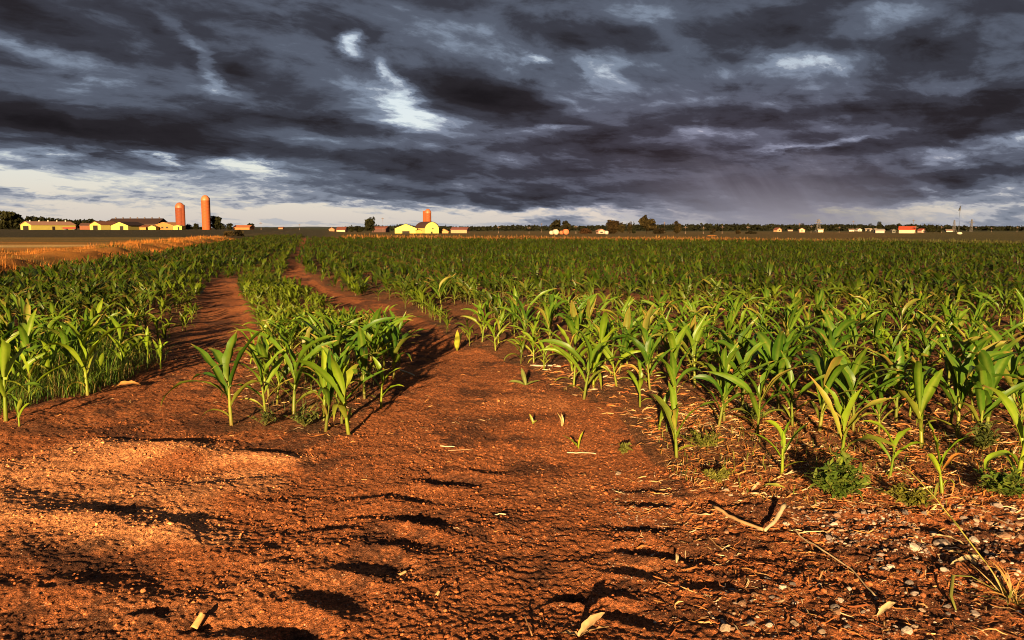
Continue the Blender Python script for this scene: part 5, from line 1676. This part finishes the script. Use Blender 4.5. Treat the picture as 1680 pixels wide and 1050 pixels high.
# houses and sheds on the far side of the broad field
def cottage(px, Y, w, L, eave, ridge, yaw, wall, roof, label, cat="house"):
    return barn("house", px, Y, w, L, eave, ridge, yaw, wall, roof, label, cat, windows=[(-0.5, 0.5, 0.6, min(1.5, eave * 0.8))])
PINK = (0.62, 0.36, 0.26)
cottage(987, 300, 2.3, 3, 1.3, 1.9, 10, PINK, (0.45, 0.22, 0.14), "pinkish hut half hidden by a dark bush")
cottage(1279, 560, 3.6, 4, 1.6, 2.8, 20, (0.60, 0.34, 0.18), (0.20, 0.07, 0.045), "small tan cottage standing farthest towards the rain among field houses")
cottage(1316, 520, 3.6, 4, 1.5, 2.7, -12, (0.70, 0.45, 0.28), (0.40, 0.16, 0.09), "pink gabled cottage next to a wooden pole and tree")
cottage(1351, 520, 4.0, 3.2, 1.7, 2.1, 70, (0.75, 0.62, 0.36), (0.5, 0.4, 0.25), "cream flat topped shed near the lattice tower base", "shed")
cottage(1341, 525, 1.6, 1.6, 1.2, 1.5, 0, (0.75, 0.66, 0.5), (0.4, 0.3, 0.2), "tiny white kiosk beside the cream flat topped shed", "shed")
cottage(1401, 640, 4, 4, 1.2, 1.9, 80, (0.72, 0.62, 0.45), (0.25, 0.16, 0.12), "low white bungalow with brown roof among far trees")
cottage(1411, 650, 3.6, 4, 1.4, 2.3, 10, (0.70, 0.62, 0.5), (0.3, 0.2, 0.16), "white gabled house next to the low white bungalow")
cottage(1430, 650, 4.4, 5, 1.3, 2.2, 82, (0.70, 0.55, 0.38), (0.45, 0.35, 0.28), "pale house under a roundish tree")
cottage(1438, 640, 2.6, 3, 1.4, 2.4, 0, (0.70, 0.60, 0.45), (0.35, 0.25, 0.2), "narrow white house beside the lollipop shaped tree")
cottage(1450, 430, 4.5, 4.5, 1.5, 2.0, 78, (0.42, 0.36, 0.30), (0.34, 0.28, 0.25), "grey shed near the red roofed barn", "shed")
barn("barn", 1502, 400, 6.3, 7.2, 1.75, 3.3, 62, (0.75, 0.58, 0.34), (0.50, 0.075, 0.028), "white walled barn with bright red roof beyond the broad field", "barn", side_doors=[(2.2, 3.0, 1.2)])
cottage(1467, 430, 1.8, 2, 1.4, 2.0, 0, (0.16, 0.15, 0.12), (0.12, 0.10, 0.08), "dark little outhouse next to the red roofed barn", "shed")
cottage(1516, 480, 3.2, 3, 1.4, 2.2, 20, (0.60, 0.40, 0.3), (0.40, 0.08, 0.05), "small red roofed house under trees behind the red roofed barn")
cottage(1562, 560, 3.6, 4, 0.9, 1.6, 80, (0.66, 0.55, 0.42), (0.3, 0.2, 0.16), "low pale house near the tall mast")
cottage(1300, 700, 5.0, 4, 1.0, 1.6, 80, (0.5, 0.3, 0.2), (0.2, 0.1, 0.07), "long low dusky house between two cottages")
barn("farm_hall", 1606, 900, 10, 18, 2.3, 3.3, 80, (0.42, 0.28, 0.20), (0.34, 0.20, 0.15), "very long low tan hall on the skyline under the tall mast", "farm hall")

# domed white tank in the field
def dome_thing(name, px, py, Y, rpx, hpx, color, label, cat, group=None, lumpy=0.0, seed=0):
    X, _ = at(px, py, Y)
    r0 = rpx / FPX * Y; h = hpx / FPX * Y
    v, f = ico(2)
    d = 1 + lumpy * fbm(v[:, 0] * 1.7 + seed, v[:, 1] * 1.7 + v[:, 2], 3, seed=seed + 3)
    V = v * d[:, None] * np.array((r0, r0, h / 2)) + np.array((0, 0, h / 2 * 0.86))
    me = new_mesh(name, V, f, M['paint'], np.ones((len(V), 3)) * np.array(color), True)
    o = link(name, me, None, (X, Y, gz(X, Y)))
    return tag(o, label, cat, group)
dome_thing("tank", 1574, 383, 330, 4.2, 4.6, (0.75, 0.62, 0.45), "small domed white tank sitting in the green field below the mast", "tank")

def bale(px, Y, dpx, color, label, az):
    X, _ = at(px, 384, Y); r0 = dpx / 2 / FPX * Y; L = r0 * 1.9
    n = 20; th = np.arange(n) / n * 2 * math.pi
    V, F = [], []
    prof = [(-L / 2, 0.80), (-L / 2 + 0.10, 0.96), (-L / 4, 1.0), (0, 1.01), (L / 4, 1.0), (L / 2 - 0.1, 0.96), (L / 2, 0.80)]
    for yy, s in prof:
        V += [(r0 * s * math.cos(q), yy, r0 * s * math.sin(q) + r0 * 0.93) for q in th]
    for k in range(len(prof) - 1):
        F += [(k * n + i, (k + 1) * n + i, (k + 1) * n + (i + 1) % n, k * n + (i + 1) % n) for i in range(n)]
    F += [tuple(range(n)), tuple(range((len(prof) - 1) * n, len(prof) * n))[::-1]]
    o = msh("round_bale", V, F, 'paint', color, None, True, (X, Y, gz(X, Y)), az)
    return tag(o, label, "bale", "round bales at the edges of the fields")
bale(905, 135, 6.5, (0.70, 0.52, 0.36), "smaller wrapped white bale at the end of the bale row", 1.2)
bale(911.5, 133, 9, (0.75, 0.60, 0.42), "largest wrapped white bale near the twin dark trees", 0.5)
bale(921.5, 136, 6.5, (0.62, 0.20, 0.08), "orange netted bale behind its taller orange neighbour", 1.0)
bale(928, 134, 9.5, (0.55, 0.16, 0.07), "tallest orange netted bale near the twin dark trees", 0.3)
bale(995, 140, 6, (0.72, 0.55, 0.45), "small pale bale in front of the pinkish hut", 0.8)

# farm wagon in front of the orange shed
def wagon():
    X, _ = at(117, 372, YL - 20); z = gz(X, YL - 20)
    root = empty("farm_wagon", (X, YL - 20, z))
    tag(root, "red farm wagon parked before the low orange walled shed", "wagon")
    msh("bed", *boxes((-4.5, 3.0, -1.1, 1.1, 0.75, 1.05), (-4.5, 3.0, -1.15, -1.05, 1.05, 1.6)), 'paint', (0.22, 0.02, 0.015), root)
    msh("headboard", *boxes((3.0, 3.2, -1.1, 1.1, 0.75, 2.2)), 'paint', (0.2, 0.03, 0.02), root)
    n = 14; th = np.arange(n) / n * 2 * math.pi
    for wx in (-3.2, 1.8):
        for wy in (-1.15, 0.95):
            V = [(wx + 0.45 * math.cos(q), wy, 0.45 + 0.45 * math.sin(q)) for q in th] + [(wx + 0.45 * math.cos(q), wy + 0.25, 0.45 + 0.45 * math.sin(q)) for q in th]
            F = [(i, (i + 1) % n, n + (i + 1) % n, n + i) for i in range(n)] + [tuple(range(n))[::-1], tuple(range(n, 2 * n))]
            msh("wheel", V, F, 'metal', (0.02, 0.018, 0.016), root)
    msh("drawbar", *boxes((3.2, 5.0, -0.1, 0.1, 0.55, 0.7)), 'metal', (0.1, 0.03, 0.02), root)
wagon()

# ---- trees
def leaf_cloud(r, lobes, n, size):
    """Leaf clumps spread through the lobes: many small tilted quads."""
    vol = np.array([l[3] * l[4] * l[5] for l in lobes]) ** 0.75
    k = r.choice(len(lobes), n, p=vol / vol.sum())
    d = r.normal(0, 1, (n, 3)); d /= np.linalg.norm(d, axis=1)[:, None]
    rad = r.random(n) ** 0.42
    L = np.array(lobes)[k]
    P = L[:, :3] + d * rad[:, None] * L[:, 3:6]
    s = size * r.uniform(0.5, 1.3, n)
    a = r.normal(0, 1, (n, 3)); a /= np.linalg.norm(a, axis=1)[:, None]
    b = np.cross(a, r.normal(0, 1, (n, 3))); b /= np.maximum(np.linalg.norm(b, axis=1), 1e-6)[:, None]
    a = a * s[:, None]; b = b * (s * r.uniform(0.5, 1, n))[:, None]
    V = np.stack([P - a - b * 0.6, P + a * 0.2 - b, P + a + b * 0.5, P - a * 0.3 + b], 1).reshape(-1, 3)
    F = np.arange(n * 4).reshape(-1, 4)
    tone = np.clip(0.75 + 0.5 * fbm(P[:, 0] * 0.8, P[:, 2] * 0.8 + P[:, 1], 2, seed=33), 0.4, 1.5) * r.uniform(0.7, 1.3, n)
    return V, F, np.repeat(tone, 4)

def tree(px, py_top, py_base, wpx, Y, label, shape="round", color=(0.026, 0.026, 0.009), seed=1, n=1700, name="tree", group="trees standing along the horizon", trunk=True):
    r = np.random.default_rng(seed)
    X, zt = at(px, py_top, Y); z0 = gz(X, Y)
    _, zb = at(px, py_base, Y)
    z0 = min(z0, zb) if abs(z0 - zb) < 1.2 else z0
    h = zt - z0; w = wpx / FPX * Y / 2
    root = empty(name, (X, Y, z0)); tag(root, label, "tree" if trunk else "bush", group)
    lobes = []
    if shape == "round":
        for k in range(22):
            a = r.uniform(0, 6.28); q = math.sqrt(r.random())
            zz = r.uniform(0.18, 0.82); ww = w * (0.66 * math.sin(math.pi * min(1, 0.28 + 0.60 * zz)))
            lobes.append((q * ww * math.cos(a), q * ww * math.sin(a), h * zz, w * r.uniform(0.34, 0.56), w * r.uniform(0.34, 0.56), h * r.uniform(0.12, 0.20)))
    elif shape == "cone":
        for k in range(12):
            t = (k + 0.5) / 12
            lobes.append((r.normal(0, .08) * w, r.normal(0, .08) * w, h * (0.1 + 0.86 * t), w * (1.0 - 0.85 * t), w * (1.0 - 0.85 * t), h * 0.08))
    elif shape == "lean":      # wind-swept, heavier to one side
        for k in range(24):
            t = r.random()
            xx = w * (-0.35 + 0.75 * t + r.normal(0, 0.24)) * (1 if t < .8 else .8); zz = h * (0.92 - 0.62 * t * r.uniform(0.6, 1))
            lobes.append((xx, r.normal(0, .3) * w, zz * r.uniform(0.6, 1.0), w * r.uniform(0.22, 0.42), w * 0.38, h * r.uniform(0.09, 0.17)))
    else:                      # twin crowns
        for k in range(26):
            sgn = -1 if k % 5 < 3 else 1
            lobes.append((sgn * w * r.uniform(0.28, 0.62), r.normal(0, .3) * w, h * r.uniform(0.2, 0.84 if sgn < 0 else 0.76), w * r.uniform(0.2, 0.36), w * 0.36, h * r.uniform(0.1, 0.18)))
    V, F, t = leaf_cloud(r, lobes, n, max(0.22, w * 0.12))
    V[:, 2] = np.clip(V[:, 2], 0.02, h * 1.02)
    me = new_mesh("crown", V, F, M['leafmass'], t[:, None] * np.array(color))
    link("crown" if trunk else "foliage", me, root)
    TV, TF = [], []
    th_ = h * 0.62
    v, f = tube_geo([(0, 0, -0.3), (0.02 * w, 0, th_ * 0.35), (-0.03 * w, 0.02, th_ * 0.7), (0.02 * w, 0, th_)], [h * 0.035, h * 0.026, h * 0.018, h * 0.008], 7)
    TV.append(v); TF += f
    for l in lobes[:6]:
        o = sum(len(q) for q in TV)
        zs = min(l[2] * 0.6, th_ * 0.8)
        v, f = tube_geo([(0, 0, zs), (l[0] * 0.5, l[1] * 0.5, (zs + l[2]) / 2), (l[0], l[1], l[2])], [h * 0.012, h * 0.008, h * 0.003], 5)
        TV.append(v); TF += [tuple(i + o for i in q) for q in f]
    V = np.vstack(TV)
    link("trunk" if trunk else "stem", new_mesh("trunk", V, TF, M['bark'], np.ones((len(V), 3)) * np.array((0.03, 0.02, 0.012)), True), root)
    return root

BR = (0.042, 0.030, 0.010)
tree(14, 343, 374, 40, YL + 60, "big dark round tree at the end of the farm, beyond the cream vented barn", "round", seed=2)
tree(309, 367, 377, 12, YL + 8, "low dark tree between the two farm silos, nearer the shorter one", "round", seed=3, n=900)
tree(322, 366, 377, 11, YL + 5, "small dark tree right against the tallest silo", "round", seed=4, n=900)
tree(356, 352, 378, 25, YL + 8, "large dark tree standing beside the tallest silo", "round", seed=5)
tree(376, 365.5, 378, 13, YL + 6, "small dark tree next to the low orange roofed house", "round", seed=6, n=900)
tree(411, 365, 376, 13, YL + 40, "dark tree rising behind the low orange roofed house", "round", seed=7, n=900)
tree(272, 361, 372, 14, YL + 70, "sparse tree showing over the orange gabled barn roof", "round", seed=8, n=600)
tree(606.5, 355, 379, 20, YC + 30, "lone dark rounded tree beside the yellow farm", "round", seed=9)
tree(577, 368.5, 379, 6.5, YC + 60, "small dark conifer beside the white walled cottage", "cone", seed=10, n=700)
tree(590, 373, 379, 14, YC + 70, "low dark thicket between conifer and lone rounded tree", "round", seed=11, n=700)
tree(731, 368, 376, 6, YC + 200, "tiny pointed tree on the skyline behind the small orange hut", "cone", seed=12, n=400)
tree(921, 360, 384, 38, 330, "dark tree with twin crowns above the wrapped bales", "twin", (0.026, 0.022, 0.009), seed=13)
tree(1005, 360.5, 386, 25, 200, "dark bushy tree next to the pinkish hut", "round", (0.036, 0.022, 0.008), seed=14)
tree(1019, 364, 382, 18, 330, "low spreading tree between the bushy one and the tallest one", "lean", BR, seed=15, n=900)
tree(1033, 363, 381, 11, 340, "thin see-through tree among the clump on the far field edge", "round", BR, seed=16, n=500)
tree(1040, 363, 382, 7, 335, "slim dark conifer at the foot of the tallest field tree", "cone", (0.016, 0.017, 0.007), seed=17, n=600)
tree(1061, 351, 383, 30, 330, "tallest tree of the far field edge with wind swept crown", "lean", BR, seed=18, n=2200)
tree(1082, 374, 383, 22, 325, "low bush row under the wind swept tree", "round", (0.024, 0.017, 0.007), seed=19, n=800, name="bush", trunk=False)
tree(1112, 361, 383, 16, 320, "single egg shaped tree standing apart on the far field edge", "round", BR, seed=20, n=1300)
tree(1211, 377, 386, 9, 200, "small dark bush alone in the far grass", "round", (0.03, 0.02, 0.008), seed=21, n=500, name="bush", trunk=False)
tree(1232, 379, 385, 20, 210, "wide low bush in the far grass beside a smaller bush", "round", (0.02, 0.016, 0.007), seed=22, n=700, name="bush", trunk=False)
tree(1170, 374, 384, 9, 300, "thin round bush beyond the orange grass", "round", (0.03, 0.022, 0.009), seed=23, n=500, name="bush", trunk=False)
tree(960, 374, 385, 26, 280, "reddish brown low bush between twin tree and bushy tree", "round", (0.05, 0.024, 0.01), seed=24, n=700, name="bush", trunk=False)
tree(1315, 364, 378, 10, 560, "round topped tree behind the pink gabled cottage", "round", seed=25, n=800)
tree(1353, 368, 378, 11, 560, "broad low tree behind the cream flat topped shed", "round", seed=26, n=700)
tree(1443, 362, 375, 10, 620, "lollipop shaped tree sticking out of the far treeline", "round", seed=27, n=900)
tree(1410, 367, 376, 10, 680, "roundish treetop above the white bungalow", "round", seed=28, n=600)
tree(1427, 366, 375, 9, 690, "roundish treetop beside the lollipop shaped tree", "round", seed=29, n=600)
tree(1501, 367, 379, 10, 470, "dark tree behind the bright red roof", "round", seed=30, n=700)
tree(1524, 369, 381, 12, 460, "dark tree past the red roofed barn, nearest to it", "round", seed=31, n=800)
tree(1542, 370, 380, 8, 465, "smaller dark tree past the red roofed barn", "cone", seed=32, n=500)
tree(1531, 368, 379, 12, 470, "middle dark tree of the three past the red roofed barn", "round", seed=33, n=600)
tree(376, 379, 391, 20, 98, "dark thorny bush on the ditch bank, the paler of a pair", "round", (0.05, 0.034, 0.013), seed=34, n=900, name="bush", trunk=False)
tree(392, 377, 393, 17, 96, "dark round bush on the ditch bank nearest the crop", "round", (0.024, 0.018, 0.008), seed=35, n=900, name="bush", trunk=False)
tree(1168, 386, 391, 17, 108, "small mound of orange grass at the far field edge", "round", (0.42, 0.17, 0.05), seed=36, n=500, name="grass_mound", trunk=False)

def build_woods():
    r = np.random.default_rng(91)
    prof = [(-300, 366), (0, 364), (32, 358), (55, 354.5), (78, 357), (100, 359.5), (128, 361.5), (150, 360), (162, 363), (180, 362), (230, 365), (290, 370), (330, 373.5),
            (560, 373.5), (588, 371.5), (625, 371), (660, 369.5), (690, 370.5), (725, 371), (752, 372), (800, 371.5), (850, 369.5), (905, 370.5), (960, 371), (1010, 369), (1080, 368.5), (1150, 368), (1260, 368.5),
            (1310, 369), (1375, 368.5), (1440, 370), (1490, 368.5), (1540, 370), (1600, 372), (1680, 371.5), (2000, 370)]
    pxs = np.array([p[0] for p in prof]); pys = np.array([p[1] for p in prof])
    lobes = []
    for c in np.arange(-300, 2000, 2.6):
        if 335 < c < 560:
            continue
        Y = 640 + r.uniform(0, 160) if c < 300 else 760 + r.uniform(0, 220)
        top = np.interp(c, pxs, pys) + r.normal(0, 0.7)
        X, zt = at(c, top, Y); z0 = gz(X, Y)
        hh = max(1.5, zt - z0)
        wd = r.uniform(1.4, 3.2)
        lobes.append((X, Y, z0 + hh * 0.66, wd, wd, hh * 0.36))
        lobes.append((X + r.normal(0, 1), Y - 2, z0 + hh * 0.3, wd * 1.2, wd, hh * 0.34))
    V, F, t = leaf_cloud(r, lobes, 42000, 1.25)
    o = link("distant_woods", new_mesh("distant_woods", V, F, M['leafmass'], t[:, None] * np.array((0.020, 0.021, 0.009))))
    tag(o, "dark uneven treeline along the skyline", None, None, 'stuff')
build_woods()

def build_hills():
    r = np.random.default_rng(93)
    V, F = [], []
    cols = np.arange(300, 720, 6.0)
    Y = 4200.0
    for k, c in enumerate(cols):
        top = 374.6 - 2.6 * math.sin(math.pi * (c - 300) / 420) ** 0.6 + 0.35 * math.sin(c / 17.0) + r.normal(0, 0.12)
        X, zt = at(c, top, Y)
        V += [(X * 0.93, Y * 0.93, -4), (X, Y, zt), (X * 1.1, Y * 1.1, -4)]
        if k:
            a = 3 * (k - 1)
            F += [(a, a + 3, a + 4, a + 1), (a + 1, a + 4, a + 5, a + 2)]
    me = new_mesh("hills", V, F, M['bark'], np.ones((len(V), 3)) * np.array((0.050, 0.060, 0.060)), True)  # bluish distance haze is put into the base colour
    tag(link("hills", me), "low wooded hills far behind the fields", None, None, 'structure')
build_hills()

# ---- poles, towers and the mast
def pole(px, py_top, Y, label, color=(0.15, 0.10, 0.075), arm=1.8, r0=0.24, group="utility poles across the fields"):
    X, zt = at(px, py_top, Y); z0 = gz(X, Y)
    h = zt - z0
    root = empty("utility_pole", (X, Y, z0)); tag(root, label, "utility pole", group)
    v, f = tube_geo([(0, 0, -0.3), (0, 0.001, h * 0.5), (0, 0, h)], [r0, r0 * 0.85, r0 * 0.7], 8)
    msh("post", v, f, 'bark', color, root, True)
    c = msh("crossarm", *boxes((-arm / 2, arm / 2, -r0 - 0.12, -r0, h - 0.75, h - 0.57)), 'bark', tuple(q * 0.4 for q in color), root)
    IV, IF = boxes(*[(x - 0.05, x + 0.05, -r0 - 0.11, -r0 - 0.01, h - 0.57, h - 0.33) for x in (-arm * 0.42, 0.25, arm * 0.42)])
    msh("insulators", IV, IF, 'metal', (0.08, 0.07, 0.06), c)
PL = "slim wooden utility pole against the far treeline"
for px, py, Y, lab in [(428, 364.5, 470, "reddish utility pole in open ground past the low orange roofed house"), (491, 367.5, 560, "utility pole before the bluish hills"),
                       (628, 357, 520, "thin tall pole behind the yellow gabled barn"), (818, 371.5, 420, PL), (868, 372, 380, PL), (888, 366, 500, PL), (945, 370, 380, PL), (1032.5, 372, 360, PL),
                       (1090, 364, 420, "pole with crossarm just past the wind swept tree"), (1124.5, 371, 380, PL), (1154, 372, 380, PL), (1185, 370.5, 390, PL), (1227, 371, 390, PL), (1312, 366, 480, "utility pole beside the pink gabled cottage"),
                       (1331, 370, 470, PL), (1377, 372, 470, PL), (1400, 362, 620, "tall pole above the low white bungalow"), (1499, 360, 520, "tall pole behind the bright red roof"), (1503, 371, 396, "short pole at the corner of the red roofed barn"),
                       (1545, 371, 480, PL), (1627, 373, 520, PL), (1669, 372, 520, PL)]:
    pole(px, py, Y, lab)

def lattice(px, py_top, Y, label, wbase=3.2, wtop=0.7, arms=True):
    X, zt = at(px, py_top, Y); z0 = gz(X, Y); h = zt - z0
    root = empty("pylon", (X, Y, z0)); tag(root, label, "pylon", "lattice pylons on the skyline")
    V, F = [], []
    def bar(a, b, r_=0.11):
        v, f = tube_geo([a, b], [r_, r_], 4)
        F.extend(tuple(i + len(V) for i in q) for q in f); V.extend(v.tolist())
    n = 5
    def corner(k, s1, s2):
        t = k / n; w = wbase + (wtop - wbase) * t ** 0.7
        return (s1 * w / 2, s2 * w / 2, h * t + 0.001 * k)
    for k in range(n):
        for s1, s2, u1, u2 in ((-1, -1, 1, -1), (1, -1, 1, 1), (1, 1, -1, 1), (-1, 1, -1, -1)):
            bar(corner(k, s1, s2), corner(k + 1, s1, s2))
            bar(corner(k, s1, s2), corner(k + 1, u1, u2), 0.07)
            bar(corner(k + 1, s1, s2), tuple(c + 0.002 for c in corner(k + 1, u1, u2)), 0.07)
    msh("frame", V, F, 'metal', (0.10, 0.085, 0.075), root)
    if arms:
        V2, F2 = boxes(*[(-q, q, -0.15, 0.15, h * t, h * t + 0.25) for q, t in ((2.0, 0.72), (1.5, 0.86))])
        msh("arms", V2, F2, 'metal', (0.10, 0.085, 0.075), root)
lattice(1343, 359.5, 520, "widest lattice pylon above the cream flat topped shed")
lattice(1566, 361.5, 560, "small dark lattice pylon nearest the tall mast", 2.4, 0.5, False)
lattice(1594.5, 360, 560, "slender lattice pylon on the other side of the tall mast, over the long tan hall", 1.6, 0.5, True)

def mast():
    Y = 480.0
    X, zt = at(1575.5, 337.5, Y); z0 = gz(X, Y); h = zt - z0
    root = empty("mast", (X, Y, z0)); tag(root, "tall thin mast with a dark panel at its top, highest thing past the broad field", "mast")
    v, f = tube_geo([(0, 0, -0.3), (0, 0.001, h * 0.5), (0, 0, h)], [0.40, 0.34, 0.26], 8)
    msh("pole", v, f, 'metal', (0.035, 0.032, 0.03), root, True)
    _, za = at(1575, 339.5, Y); _, zb = at(1575, 345.5, Y)
    V = [(-0.05, -0.3, za - z0), (-0.9, -0.3, zb - z0), (0.15, -0.3, zb - z0), (0.25, -0.3, za - z0), (-0.05, 0.3, za - z0), (-0.9, 0.3, zb - z0), (0.15, 0.3, zb - z0), (0.25, 0.3, za - z0)]
    F = [(0, 1, 2, 3), (7, 6, 5, 4), (0, 4, 5, 1), (1, 5, 6, 2), (2, 6, 7, 3), (3, 7, 4, 0)]
    msh("antenna_panel", V, F, 'metal', (0.02, 0.02, 0.02), root)
mast()
print("objects", len(sc.objects))
